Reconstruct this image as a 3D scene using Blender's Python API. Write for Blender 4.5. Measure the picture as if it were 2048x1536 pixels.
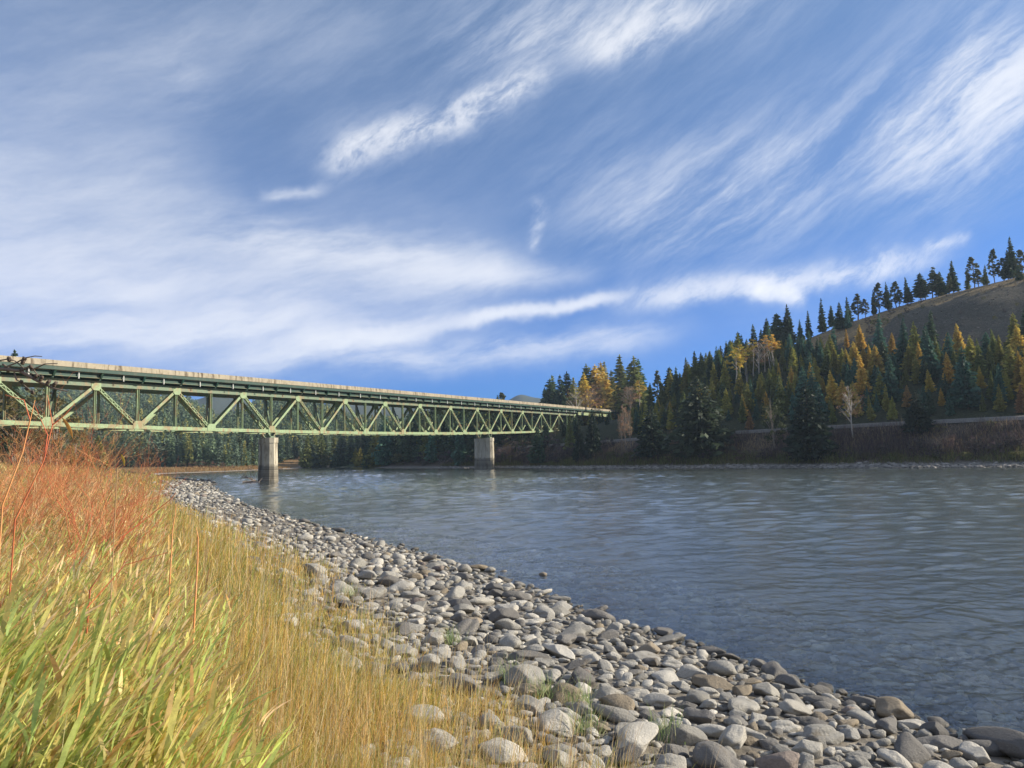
import bpy, math, random
import numpy as np
from math import sin, cos, pi, radians
for o in list(bpy.data.objects): bpy.data.objects.remove(o)
random.seed(7); rng = np.random.default_rng(7)
scn = bpy.context.scene
COL = scn.collection

# ------------------------------------------------------------------ camera
FPX = 1538.0                                   # focal length for a 2048 px wide picture
PITCH = math.atan((908-768)/FPX); ROLL = .025
CF = np.array([0, cos(PITCH), sin(PITCH)]); _U = np.array([0, -sin(PITCH), cos(PITCH)]); _R = np.array([1., 0, 0])
CR = cos(ROLL)*_R - sin(ROLL)*_U; CU = sin(ROLL)*_R + cos(ROLL)*_U
CAM = np.array([0, 0, 3.0])
cd = bpy.data.cameras.new('camera'); cam = bpy.data.objects.new('camera', cd); COL.objects.link(cam)
import mathutils
_m = mathutils.Matrix(((CR[0], CU[0], -CF[0], CAM[0]), (CR[1], CU[1], -CF[1], CAM[1]), (CR[2], CU[2], -CF[2], CAM[2]), (0, 0, 0, 1)))
cam.matrix_world = _m
cd.sensor_width = 36; cd.lens = 36*FPX/2048; cd.clip_start = .05; cd.clip_end = 20000
scn.camera = cam
def ray(px, py): return CF + CR*(px-1024)/FPX - CU*(py-768)/FPX
def proj(p):
    d = np.asarray(p, float) - CAM; z = d @ CF
    return 1024 + FPX*(d @ CR)/z, 768 - FPX*(d @ CU)/z
# ------------------------------------------------------------------ sun and exposure
SUN_AZ, SUN_EL = radians(83), radians(24)    # clockwise from +Y, above the horizon
sd = bpy.data.lights.new('sun', 'SUN'); sun = bpy.data.objects.new('sun', sd); COL.objects.link(sun)
sd.energy = 5.0; sd.angle = radians(.5); sd.color = (1, .90, .74)
sv = mathutils.Vector((sin(SUN_AZ)*cos(SUN_EL), cos(SUN_AZ)*cos(SUN_EL), sin(SUN_EL)))
sun.rotation_euler = sv.to_track_quat('Z', 'Y').to_euler()
scn.view_settings.view_transform = 'Standard'; scn.view_settings.look = 'None'
scn.view_settings.exposure = 0.80; scn.view_settings.gamma = 1
# ------------------------------------------------------------------ world: sky and cirrus
W = bpy.data.worlds.new('World'); scn.world = W; W.use_nodes = True
NT = W.node_tree; NT.nodes.clear()
class G:
    """small helper to write node maths"""
    def __init__(s, nt): s.nt = nt
    def n(s, t, **k):
        nd = s.nt.nodes.new(t)
        for a, b in k.items(): setattr(nd, a, b)
        return nd
    def put(s, sock, v):
        if hasattr(v, 'is_linked') or hasattr(v, 'links'): s.nt.links.new(v, sock)
        else: sock.default_value = v
    def m(s, op, a, b=None, c=None, clamp=False):
        nd = s.n('ShaderNodeMath', operation=op); nd.use_clamp = clamp
        s.put(nd.inputs[0], a)
        if b is not None: s.put(nd.inputs[1], b)
        if c is not None: s.put(nd.inputs[2], c)
        return nd.outputs[0]
    def xyz(s, x, y, z=0.):
        nd = s.n('ShaderNodeCombineXYZ')
        for i, v in enumerate((x, y, z)): s.put(nd.inputs[i], v)
        return nd.outputs[0]
    def noise(s, vec, scale, detail=4, rough=.55, dist=0.):
        nd = s.n('ShaderNodeTexNoise')
        if vec is not None: s.nt.links.new(vec, nd.inputs['Vector'])
        nd.inputs['Scale'].default_value = scale; nd.inputs['Detail'].default_value = detail
        nd.inputs['Roughness'].default_value = rough; nd.inputs['Distortion'].default_value = dist
        return nd.outputs['Fac']
    def ss(s, v, a, b):
        nd = s.n('ShaderNodeMapRange', interpolation_type='SMOOTHSTEP')
        s.put(nd.inputs[0], v); nd.inputs[1].default_value = a; nd.inputs[2].default_value = b
        return nd.outputs[0]
    def ramp(s, v, stops):
        nd = s.n('ShaderNodeValToRGB'); s.put(nd.inputs[0], v)
        el = nd.color_ramp.elements
        while len(el) < len(stops): el.new(.5)
        for e, (p, c) in zip(el, stops): e.position = p; e.color = (*c, 1)
        return nd.outputs[0]
    def mix(s, f, a, b, blend='MIX'):
        nd = s.n('ShaderNodeMix', data_type='RGBA', blend_type=blend)
        s.put(nd.inputs[0], f)
        for i, v in ((6, a), (7, b)):
            if isinstance(v, tuple): nd.inputs[i].default_value = (*v[:3], 1)
            else: s.nt.links.new(v, nd.inputs[i])
        return nd.outputs[2]
def ae(px, py):
    r = ray(px, py); return math.atan2(r[0], r[1]), math.asin(r[2]/np.linalg.norm(r))
g = G(NT)
tc = g.n('ShaderNodeTexCoord'); sep = g.n('ShaderNodeSeparateXYZ'); NT.links.new(tc.outputs['Generated'], sep.inputs[0])
X, Y, Z = sep.outputs
az = g.m('ARCTAN2', X, Y); el = g.m('ARCSINE', Z)
sky = g.n('ShaderNodeTexSky', sky_type='NISHITA'); sky.sun_disc = False
sky.sun_elevation = SUN_EL; sky.sun_rotation = SUN_AZ; sky.altitude = 900; sky.air_density = 1.0; sky.dust_density = .3; sky.ozone_density = 3
elp = g.m('MAXIMUM', el, 0.0)
tint = g.ramp(g.m('DIVIDE', elp, .9), [(0, (.035, .25, .74)), (.10, (.07, .32, .82)), (.30, (.30, .50, .76)), (.6, (.80, .85, .90)), (1, (1.0, .95, 1.0))])
skyc = g.mix(1., sky.outputs[0], tint, 'MULTIPLY')
base = g.xyz(az, el)
w1 = g.noise(base, 4., 5, .62); w2 = g.noise(g.xyz(el, az, 3.3), 6., 5, .62)
wa = g.m('ADD', az, g.m('MULTIPLY', g.m('SUBTRACT', w1, .5), .07)); we = g.m('ADD', el, g.m('MULTIPLY', g.m('SUBTRACT', w2, .5), .055))
def streak(ang, along, across, seed, detail=6, rough=.62, dist=.0):
    c, s_ = cos(ang), sin(ang)
    sa = g.m('ADD', az, g.m('MULTIPLY', g.m('SUBTRACT', w1, .5), .05)); se = g.m('ADD', el, g.m('MULTIPLY', g.m('SUBTRACT', w2, .5), .035))
    p = g.m('ADD', g.m('MULTIPLY', sa, c), g.m('MULTIPLY', se, s_)); q = g.m('SUBTRACT', g.m('MULTIPLY', se, c), g.m('MULTIPLY', sa, s_))
    return g.noise(g.xyz(g.m('MULTIPLY', p, along), g.m('MULTIPLY', q, across), seed), 1., detail, rough, dist)
S1 = streak(radians(10), 3.0, 13, 1.7, 9, .66); S2 = streak(radians(30), 3.2, 17, 5.1, 10, .70); S3 = streak(radians(38), 11, 24, 9.2, 8, .68, .3); S4 = streak(radians(20), 12, 50, 4.4, 5, .7)
def cloud(p1, p2, width, strength, nz, lo=.35, hi=.68, cap=.3, up=1., floor=.0):
    """a soft streak of cloud along p1 -> p2 (directions in the sky)"""
    a1, e1 = ae(*p1); a2, e2 = ae(*p2); w = width/FPX
    da, de = a2-a1, e2-e1; L = math.hypot(da, de); da /= L; de /= L
    xa = g.m('SUBTRACT', wa, a1); xe = g.m('SUBTRACT', we, e1)
    s_ = g.m('ADD', g.m('MULTIPLY', xa, da/L), g.m('MULTIPLY', xe, de/L))
    n_ = g.m('DIVIDE', g.m('SUBTRACT', g.m('MULTIPLY', xe, da), g.m('MULTIPLY', xa, de)), w)
    if up != 1.:   # sharper lower edge, softer upper edge
        n_ = g.m('ADD', g.m('MULTIPLY', g.m('MAXIMUM', n_, 0.), 1/up), g.m('MINIMUM', n_, 0.))
    g2 = g.m('EXPONENT', g.m('MULTIPLY', g.m('MULTIPLY', n_, n_), -1.))
    ends = g.m('MULTIPLY', g.ss(s_, 0., cap), g.ss(s_, 1., 1-cap))
    tex = g.m('ADD', g.m('MULTIPLY', g.ss(nz, lo, hi), 1-floor), floor)
    return g.m('MULTIPLY', g.m('MULTIPLY', g2, ends), g.m('MULTIPLY', tex, strength))
CL = [
    cloud((800, 90), (1650, -70), 62, .66, S2, .32, .68, .3, 1., .1), cloud((1130, 110), (1420, 10), 36, .7, S3, .35, .62),
    cloud((590, 345), (1130, 130), 28, .95, S3, .33, .62, .22), cloud((560, 340), (1120, 150), 52, .35, S2, .3, .7, .3, 1., .2),
    cloud((1080, 520), (2300, 60), 105, .55, S2, .36, .66, .3, 1., .1), cloud((1700, 420), (2300, -60), 120, .46, S2, .36, .66, .3, 1., .1), cloud((1850, 200), (2300, 70), 60, .5, S2, .38, .62),
    cloud((-700, 540), (1160, 528), 92, .74, S1, .25, .75, .22, 1.5, .5), cloud((300, 440), (1130, 555), 45, .55, S1, .3, .6, .3, 1., .2), cloud((900, 560), (1230, 545), 26, .5, S1, .3, .6, .3, 1., .3),
    cloud((490, 392), (660, 374), 10, .5, S1, .3, .6, .3, 1., .3),
    cloud((340, 765), (980, 625), 20, 1.15, S1, .3, .62, .35, 1.5, .3), cloud((850, 655), (1300, 585), 12, 1.15, S1, .25, .6, .3, 1.2, .3),
    cloud((1180, 618), (1980, 488), 22, 1.0, S3, .3, .6, .25, 1.4, .25), cloud((1490, 572), (1615, 598), 17, 1.6, S3, .3, .55, .3, 1., .4), cloud((1840, 490), (1960, 470), 10, .5, S3, .4, .6),
    cloud((560, 735), (1450, 645), 30, .85, S1, .34, .62, .3, 1., .2), cloud((-400, 690), (760, 640), 18, .75, S1, .3, .64, .3, 1.8, .25),
    cloud((-900, 650), (900, 690), 90, .62, S1, .2, .8, .3, 1., .4), cloud((-600, 290), (520, 420), 180, .55, S1, .2, .8, .3, 1., .6),
    cloud((300, 30), (480, 330), 40, .12, S2, .4, .7), cloud((1000, 400), (1700, 320), 110, .30, S2, .3, .7, .3, 1., .2), cloud((1060, 520), (1090, 370), 14, .5, S3, .3, .6),
    cloud((-300, 0), (900, 80), 160, .22, S1, .2, .8, .3, 1., .5), cloud((1300, 640), (2400, 520), 60, .12, S1, .3, .7),
]
tot = CL[0]
for c_ in CL[1:]: tot = g.m('ADD', tot, c_)
tot = g.m('ADD', tot, g.m('MULTIPLY', g.ss(el, .12, .6), g.m('MULTIPLY', g.ss(S2, .25, .8), .26)))
far_side = g.m('MULTIPLY', g.ss(g.m('ABSOLUTE', az), .75, 1.1), g.m('MULTIPLY', g.ss(S1, .35, .7), .9))   # cirrus over the unseen rest of the sky, strengthened as fill light
tot = g.m('ADD', tot, far_side)
tot = g.m('MULTIPLY', tot, g.ss(el, .0, .06))
tot = g.m('MULTIPLY', tot, g.m('MULTIPLY_ADD', g.ss(S4, .25, .75), .22, .88))
cov = g.m('SUBTRACT', 1., g.m('EXPONENT', g.m('MULTIPLY', tot, -1.15)))
ccol = g.mix(g.ss(cov, .1, .75), (3.6, 4.2, 5.4), (6.1, 6.2, 6.5))
skyf = g.mix(cov, skyc, ccol)
bg = g.n('ShaderNodeBackground'); NT.links.new(skyf, bg.inputs[0]); bg.inputs[1].default_value = .097
wo = g.n('ShaderNodeOutputWorld'); NT.links.new(bg.outputs[0], wo.inputs[0])
W.cycles.sampling_method = 'MANUAL'; W.cycles.sample_map_resolution = 512

# ------------------------------------------------------------------ helpers
def prop(o, label=None, cat=None, group=None, kind=None):
    for k, v in (('label', label), ('category', cat), ('group', group), ('kind', kind)):
        if v: o[k] = v
    return o
def mesh(name, V, F, mats=(), mi=None, smooth=False, col=None):
    """V (n,3); F (m,k) array or list of such arrays"""
    V = np.asarray(V, np.float32); me = bpy.data.meshes.new(name)
    Fs = [np.asarray(f, np.int32) for f in (F if isinstance(F, list) and isinstance(F[0], np.ndarray) else [F]) if len(f)]
    me.vertices.add(len(V)); me.vertices.foreach_set('co', V.ravel())
    tot_l = sum(f.size for f in Fs); tot_p = sum(len(f) for f in Fs)
    me.loops.add(tot_l); me.polygons.add(tot_p)
    me.loops.foreach_set('vertex_index', np.concatenate([f.ravel() for f in Fs]))
    sizes = np.concatenate([np.full(len(f), f.shape[1], np.int32) for f in Fs])
    st = np.zeros(tot_p, np.int32); st[1:] = np.cumsum(sizes)[:-1]
    me.polygons.foreach_set('loop_start', st)
    if mi is not None: me.polygons.foreach_set('material_index', np.asarray(mi, np.int32))
    me.polygons.foreach_set('use_smooth', np.full(tot_p, bool(smooth)))
    if col is not None:
        a = me.color_attributes.new('Col', 'FLOAT_COLOR', 'POINT')
        c4 = np.ones((len(V), 4), np.float32); c4[:, :3] = col; a.data.foreach_set('color', c4.ravel())
    me.update(calc_edges=True); me.validate()
    for m_ in mats: me.materials.append(m_)
    return me
def obj(name, me, parent=None, loc=(0, 0, 0), rz=0.):
    o = bpy.data.objects.new(name, me); COL.objects.link(o)
    o.location = loc; o.rotation_euler = (0, 0, rz)
    if parent: o.parent = parent
    return o
def empty(name, loc=(0, 0, 0), rz=0.):
    o = bpy.data.objects.new(name, None); COL.objects.link(o); o.empty_display_size = .3
    o.location = loc; o.rotation_euler = (0, 0, rz); return o
class MB:
    """collects boxes, bars and tubes into one mesh"""
    def __init__(s): s.V = []; s.Q = []; s.n = 0
    def add(s, V, Q):
        s.V.append(np.asarray(V, float)); s.Q.append(np.asarray(Q) + s.n); s.n += len(V)
    def hexa(s, P):  # 8 corners: bottom loop, top loop
        s.add(P, [(0, 3, 2, 1), (4, 5, 6, 7), (0, 1, 5, 4), (1, 2, 6, 5), (2, 3, 7, 6), (3, 0, 4, 7)])
    def bar(s, a, b, w, h, side):
        """a box from a to b, w wide along `side`, h deep across it"""
        a = np.asarray(a, float); b = np.asarray(b, float); d = b-a; d /= np.linalg.norm(d)
        si = np.asarray(side, float); si = si - d*(si @ d); si /= np.linalg.norm(si); up = np.cross(si, d)
        P = []
        for e in (a, b):
            for x, y in ((-1, -1), (1, -1), (1, 1), (-1, 1)): P.append(e + si*x*w/2 + up*y*h/2)
        s.hexa(P)
    def tube(s, pts, rad, k=5):
        pts = np.asarray(pts, float); n = len(pts); rad = np.broadcast_to(rad, n)
        V = []
        for i in range(n):
            d = pts[min(i+1, n-1)] - pts[max(i-1, 0)]; d /= np.linalg.norm(d)+1e-9
            t = np.array([0, 0, 1.]) if abs(d[2]) < .9 else np.array([1., 0, 0])
            s1 = np.cross(d, t); s1 /= np.linalg.norm(s1); s2 = np.cross(d, s1)
            for j in range(k): V.append(pts[i] + rad[i]*(s1*cos(2*pi*j/k) + s2*sin(2*pi*j/k)))
        Q = [(i*k+j, i*k+(j+1) % k, (i+1)*k+(j+1) % k, (i+1)*k+j) for i in range(n-1) for j in range(k)]
        s.add(V, Q)
    def me(s, name, mats, smooth=False, col=None): return mesh(name, np.concatenate(s.V), np.concatenate(s.Q), mats, smooth=smooth, col=col)
    def build(s, name, mat, parent=None, smooth=False): return obj(name, s.me(name, [mat], smooth), parent)

def material(name, rough=.8, spec=.3):
    m = bpy.data.materials.new(name); m.use_nodes = True; nt = m.node_tree
    b = nt.nodes['Principled BSDF']; b.inputs['Roughness'].default_value = rough
    b.inputs['Specular IOR Level'].default_value = spec
    return m, G(nt), b
def bump(g, b, h, strength, dist):
    n = g.n('ShaderNodeBump'); n.inputs['Strength'].default_value = strength; n.inputs['Distance'].default_value = dist
    g.nt.links.new(h, n.inputs['Height']); g.nt.links.new(n.outputs[0], b.inputs['Normal'])
def ocoord(g, world=False):
    if world: return g.n('ShaderNodeNewGeometry').outputs['Position']
    return g.n('ShaderNodeTexCoord').outputs['Object']
def sep3(g, v):
    n = g.n('ShaderNodeSeparateXYZ'); g.nt.links.new(v, n.inputs[0]); return n.outputs
def foliage(name, trans=.35, var=.5, rough=.6):
    """colour from the mesh, varied from plant to plant, a little light passing through"""
    m = bpy.data.materials.new(name); m.use_nodes = True; nt = m.node_tree; nt.nodes.clear(); g = G(nt)
    at = g.n('ShaderNodeVertexColor', layer_name='Col')
    inf = g.n('ShaderNodeObjectInfo')
    k = g.m('MULTIPLY_ADD', inf.outputs['Random'], var, 1-var/2)
    fz = g.noise(g.n('ShaderNodeNewGeometry').outputs['Position'], 22., 5, .7); k = g.m('MULTIPLY', k, g.m('MULTIPLY_ADD', g.ss(fz, .25, .75), .55, .72)) if name == 'grass_blades' else k
    hs = g.n('ShaderNodeHueSaturation'); nt.links.new(at.outputs[0], hs.inputs['Color']); nt.links.new(k, hs.inputs['Value'])
    nt.links.new(g.m('MULTIPLY_ADD', g.m('FRACT', g.m('MULTIPLY', inf.outputs['Random'], 37.7)),   .022*var*2, .5-.011*var*2), hs.inputs['Hue'])
    d = g.n('ShaderNodeBsdfPrincipled'); d.inputs['Roughness'].default_value = rough; d.inputs['Specular IOR Level'].default_value = .25
    nt.links.new(hs.outputs[0], d.inputs['Base Color'])
    t = g.n('ShaderNodeBsdfTranslucent'); nt.links.new(hs.outputs[0], t.inputs['Color'])
    mx = g.n('ShaderNodeMixShader'); mx.inputs[0].default_value = trans
    nt.links.new(d.outputs[0], mx.inputs[1]); nt.links.new(t.outputs[0], mx.inputs[2])
    o = g.n('ShaderNodeOutputMaterial'); nt.links.new(mx.outputs[0], o.inputs[0])
    return m
def simple(name, c1, c2, scale=3., rough=.85, bmp=.0, bd=.02, detail=6, world=False):
    m, g, b = material(name, rough); v = ocoord(g, world)
    nz = g.noise(v, scale, detail, .6)
    g.nt.links.new(g.mix(g.ss(nz, .3, .7), c1, c2), b.inputs['Base Color'])
    if bmp: bump(g, b, g.noise(v, scale*4, 4, .6), bmp, bd)
    return m

# ------------------------------------------------------------------ terrain
SL = np.array([(40, -80), (20, -30), (12, -10), (7.4, 1.6), (5.6, 5.5), (4.6, 7.8), (4.0, 9.35), (3.25, 10.7), (2.55, 12.25), (1.5, 14.1), (.45, 17.0), (-.95, 20.2), (-3.25, 24.8), (-7.1, 31.6),
               (-12.8, 42.2), (-18.4, 52.5), (-26, 69.4), (-36, 92), (-41, 106), (-46, 119), (-52, 121), (-60, 131), (-72, 153), (-86, 186), (-97, 214), (-89, 220), (-81, 233), (-76, 250), (-71, 268), (-64, 288), (-50, 318)], float)
SR = np.array([(300, -150), (190, -50), (125, 20), (86, 62), (60, 90.5), (45, 104), (35.2, 115.6), (22.5, 128.3), (11.2, 143), (-2.5, 167), (-20.4, 190), (-41, 223), (-40, 238), (-47, 254), (-61, 262), (-58, 280), (-44, 320)], float)
RIV = np.concatenate([SL, SR[::-1]])
def seg_dist(x, y, P):
    d = np.full(x.shape, 1e9)
    for (ax, ay), (bx, by) in zip(P[:-1], P[1:]):
        dx, dy = bx-ax, by-ay
        t = np.clip(((x-ax)*dx + (y-ay)*dy)/(dx*dx+dy*dy), 0, 1)
        d = np.minimum(d, np.hypot(x-ax-t*dx, y-ay-t*dy))
    return d
def inside(x, y, P):
    r = np.zeros(x.shape, bool); n = len(P)
    for i in range(n):
        ax, ay = P[i]; bx, by = P[(i+1) % n]
        if ay == by: continue
        c = (ay > y) != (by > y)
        r ^= c & (x < (bx-ax)*(y-ay)/(by-ay) + ax)
    return r
def vnoise(x, y, s, seed=0):
    """cheap smooth value noise, about -1..1"""
    x = x/s + seed*17.3; y = y/s - seed*9.1
    xi = np.floor(x); yi = np.floor(y); fx = x-xi; fy = y-yi
    h = lambda a, b: np.modf(np.sin(a*127.1 + b*311.7 + seed*74.7)*43758.5453)[0]
    u = fx*fx*(3-2*fx); v = fy*fy*(3-2*fy)
    return (h(xi, yi)*(1-u)+h(xi+1, yi)*u)*(1-v) + (h(xi, yi+1)*(1-u)+h(xi+1, yi+1)*u)*v
def fbm(x, y, s, seed=0, o=4):
    t = 0; a = 1.
    for i in range(o): t = t + a*vnoise(x, y, s/2**i, seed+i); a *= .5
    return t/2
PLx = [0, 3, 5.5, 7, 9, 12, 16, 25, 60, 200, 2000]; PLz = [0, .38, .75, 1.15, 1.5, 2.05, 2.7, 3.4, 4.3, 7, 10]
PRx = [0, 2.5, 4, 8, 11.5, 12.5, 17.5, 18.5]; PRz = [0, .35, .9, 2.7, 5.0, 0, 0, .3]   # the last three ride on the track level
ELa = np.array([-180, -60, -30, -20, 0, 6, 10.2, 17.2, 21.8, 23.7, 26.8, 30.1, 33.7, 41, 60, 100, 130, 180.])
ELt = np.array([.06, .06, .03, .02, .022, .035, .05, .105, .1345, .146, .160, .171, .180, .235, .26, .25, .12, .06])
FAa = np.array([-180, -60, -33.7, -25, -23, -21, -19.5, -17.5, -15.5, -13.5, -11, -5, 5, 60, 180.])
FAt = np.array([.05, .07, .076, .074, .066, .043, .05, .073, .072, .054, .036, .03, .03, .03, .04])
def track_z(x, y):
    t = x*.68 - y*.73
    return np.interp(t, [-140, -110, -80, -50, 0], [4.4, 4.8, 5.5, 5.9, 6.2])
def terrain(x, y):
    x = np.asarray(x, float); y = np.asarray(y, float)
    dl = seg_dist(x, y, SL); dr = seg_dist(x, y, SR); wet = inside(x, y, RIV)
    r = np.hypot(x, y); az_ = np.degrees(np.arctan2(x, y))
    tz = track_z(x, y)
    zl = np.interp(dl, PLx, PLz) + fbm(x, y, 6, 3)*.18*np.clip((dl-4)/6, 0, 1)
    zl = zl*np.interp(y, [140, 195], [1, .42])
    k = np.clip((dr-11.5)/1.0, 0, 1)
    zr = np.where(dr < 12.5, np.minimum(np.interp(dr, [0, 2.5, 4, 8, 12.5], [0, .35, .9, 2.7, 5.4])*tz/5.5 + fbm(x, y, 4, 8)*.25*np.clip((dr-3)/3, 0, 1)*np.clip((12.3-dr)/2, 0, 1), tz), tz)
    face = tz + .3 + .52*(dr-18) + fbm(x, y, 14, 5)*1.2*np.clip((dr-18)/20, 0, 1)
    sight = 3 + np.interp(az_, ELa, ELt)*r*(1-.00008*np.maximum(dr-40, 0)) + fbm(x, y, 9, 6)*.35  # unseen ground behind the crest and right of view is shaped to cast shade
    hill = -np.logaddexp(-face/1.2, -np.maximum(sight, tz+.5)/1.2)*1.2
    hill = np.minimum(hill, 150)
    zr = np.where(dr > 18, np.maximum(hill, tz), zr)
    zr = np.where(r > 480, np.minimum(zr, 40), zr)
    f = np.clip((dr/(dl+dr+1e-6)-.35)/.3, 0, 1); f = f*f*(3-2*f)
    z = zl*f + zr*(1-f)
    # wooded hills beyond the far bank
    q = np.clip((r-275)/560, 0, 1.1); crest = np.interp(az_, FAa, FAt)*845
    far = crest*np.minimum(q, 1)**.9 + fbm(x, y, 120, 11)*5*q + np.where(q > 1, 0, 0)
    z = np.where((y > 240) & (az_ < 4), np.maximum(z*np.clip(1-q*3, 0, 1)+ 4*np.clip(q*3, 0, 1), far + 4*np.clip(q*6, 0, 1)), z)
    # blue ranges far away
    m_ = np.clip((r-900)/350, 0, 1); u = np.tan(np.clip(az_, -80, 80)*pi/180)
    mt = (.064 + .018*np.exp(-((u+.385)/.05)**2) + .010*np.exp(-((u+.20)/.04)**2) + .0135*np.exp(-((u-.02)/.028)**2) + .0015*np.sin(u*83+2.) + .0012*np.sin(u*190))*1250
    z = np.where(m_ > 0, z + (mt-z)*m_*m_*(3-2*m_) + fbm(x, y, 160, 21)*9*m_, z)
    d = np.minimum(dl, dr)
    bed = -np.interp(d, [0, 1, 2, 6, 14, 30, 80], [0, .17, .30, .62, 1.15, 1.9, 2.4])
    return np.where(wet, bed, z), dl, dr, wet
def tz1(x, y): return float(terrain(np.array([x]), np.array([y]))[0][0])
_rr = np.concatenate([np.geomspace(2., 90, 700), np.linspace(90.1, 330, 1400), np.geomspace(331, 1500, 300)])
def at(px, py):
    """the point of the ground seen at this place of the photograph"""
    d = ray(px, py); h = math.hypot(d[0], d[1])
    x = d[0]/h*_rr; y = d[1]/h*_rr; zz = 3 + d[2]/h*_rr
    z = np.maximum(terrain(x, y)[0], 0)
    hit = np.nonzero(z >= zz)[0]
    i = hit[0] if len(hit) else int(np.argmax(np.where(_rr < 260, (z-3)/_rr, -9)))
    return np.array([x[i], y[i], z[i]])
def hgt(p, px_h): return px_h/FPX*float((p-CAM) @ CF)

angs = np.radians(np.concatenate([np.arange(-180, -42, 3.), np.arange(-42, 42, .22), np.arange(42, 180, 3.)]))
rads = np.concatenate([np.geomspace(.8, 60, 190), np.geomspace(61, 330, 300)[0:], np.geomspace(333, 1420, 100)])
RA, AA = np.meshgrid(rads, angs, indexing='ij'); gx = RA*np.sin(AA); gy = RA*np.cos(AA)
gz, gdl, gdr, gwet = terrain(gx.ravel(), gy.ravel())
nx = len(angs); ii, jj = np.meshgrid(np.arange(len(rads)-1), np.arange(nx), indexing='ij'); j2 = (jj+1) % nx
GF = np.stack([ii*nx+jj, ii*nx+j2, (ii+1)*nx+j2, (ii+1)*nx+jj], -1).reshape(-1, 4)
x_, y_ = gx.ravel(), gy.ravel(); rr_ = np.hypot(x_, y_); az_d = np.degrees(np.arctan2(x_, y_)); tt_ = x_*.68 - y_*.73
cols = np.zeros((len(x_), 3)); left = gdl < gdr
def setc(mask, c): cols[mask] = c
def lerp(mask, a, b, t):
    t = np.clip(t, 0, 1)[:, None]; cols[mask] = (np.array(a)*(1-t) + np.array(b)*t)[mask]
n1 = fbm(x_, y_, 3., 31); n2 = fbm(x_, y_, 12., 32)
SCREE_D = lambda t: np.interp(t, [-95, -82, -74, -60, -45, 0], [200, 62, 52, 46, 43, 43])
lerp(left & ~gwet, (.21, .19, .16), (.20, .155, .075), (gdl-4.6-n1*1.2)/1.2)
lerp(~left & ~gwet, (.20, .185, .16), (.08, .06, .042), (gdr-2.6)/1.2)
lerp(~left & ~gwet & (gdr > 5), (.10, .075, .05), (.085, .07, .06), n1+.5)
setc(~left & ~gwet & (gdr > 17.5), (.05, .055, .03))
scree = ~left & ~gwet & (gdr > SCREE_D(tt_)+n2*4) & (rr_ < 420)
lerp(scree, (.085, .077, .060), (.118, .106, .082), n2+.5)
elang = np.interp(az_d, ELa, ELt); sightz = 3 + elang*rr_
tan_g = scree & (gz > sightz-1.6-(tt_ < -62)*2.2+n1*.8); setc(tan_g, (.26, .19, .10))
setc((y_ > 245) & ~gwet & (rr_ < 960) & (az_d < 5), (.075, .095, .05))
bar = left & ~gwet & (y_ > 175) & (y_ < 300) & (gdl < 26)
lerp(bar, (.36, .33, .28), (.26, .17, .085), (gdl-2.5)/1.5)
setc(rr_ > 960, (.06, .075, .06))
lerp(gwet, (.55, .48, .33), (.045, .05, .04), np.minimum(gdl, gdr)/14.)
mt_, g, b = material('ground_cover', .95, .1)
at_ = g.n('ShaderNodeVertexColor', layer_name='Col'); ps = ocoord(g, True)
na = g.noise(ps, 1.3, 8, .65); nb = g.noise(ps, 9., 5, .6)
k = g.m('MULTIPLY', g.m('MULTIPLY_ADD', na, 1.1, .45), g.m('MULTIPLY_ADD', nb, .9, .55))
vo = g.n('ShaderNodeTexVoronoi'); vo.inputs['Scale'].default_value = 3.2; g.nt.links.new(ps, vo.inputs['Vector'])
k2 = g.m('MULTIPLY', k, g.m('MULTIPLY_ADD', g.ss(vo.outputs['Distance'], .0, .6), -.45, 1.2))
cc = g.n('ShaderNodeVectorMath', operation='SCALE'); g.nt.links.new(at_.outputs[0], cc.inputs[0]); g.nt.links.new(k2, cc.inputs['Scale'])
g.nt.links.new(cc.outputs[0], b.inputs['Base Color'])
bump(g, b, g.m('ADD', na, g.m('MULTIPLY', vo.outputs['Distance'], .4)), .7, .25)
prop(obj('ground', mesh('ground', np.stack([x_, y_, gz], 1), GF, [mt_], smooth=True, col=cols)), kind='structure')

# water surface: real ripples, fresnel reflection, the bed shows where it is shallow
wm = bpy.data.materials.new('river_water'); wm.use_nodes = True; nt = wm.node_tree; nt.nodes.clear(); g = G(nt)
ps = ocoord(g, True); dpt = g.n('ShaderNodeVertexColor', layer_name='Col').outputs[0]
h2 = g.noise(ps, 2.6, 5, .65, .3); h3 = g.noise(ps, 11., 3, .55, .2)
hh = g.m('ADD', g.m('MULTIPLY', h2, .022), g.m('MULTIPLY', h3, .008))
bn = g.n('ShaderNodeBump'); bn.inputs['Strength'].default_value = 1.; bn.inputs['Distance'].default_value = 1.; nt.links.new(hh, bn.inputs['Height'])
gl = g.n('ShaderNodeBsdfGlossy'); gl.inputs['Roughness'].default_value = .05; gl.inputs['Color'].default_value = (1, 1, 1, 1); nt.links.new(bn.outputs[0], gl.inputs['Normal'])
tr = g.n('ShaderNodeBsdfTransparent'); tr.inputs[0].default_value = (.90, .94, .90, 1)
df = g.n('ShaderNodeBsdfDiffuse'); df.inputs[0].default_value = (.18, .22, .23, 1)
m1 = g.n('ShaderNodeMixShader'); nt.links.new(g.m('SUBTRACT', 1., g.m('EXPONENT', g.m('MULTIPLY', dpt, -.55))), m1.inputs[0]); nt.links.new(tr.outputs[0], m1.inputs[1]); nt.links.new(df.outputs[0], m1.inputs[2])
fr = g.n('ShaderNodeFresnel'); fr.inputs[0].default_value = 1.333; nt.links.new(bn.outputs[0], fr.inputs[1])
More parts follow.
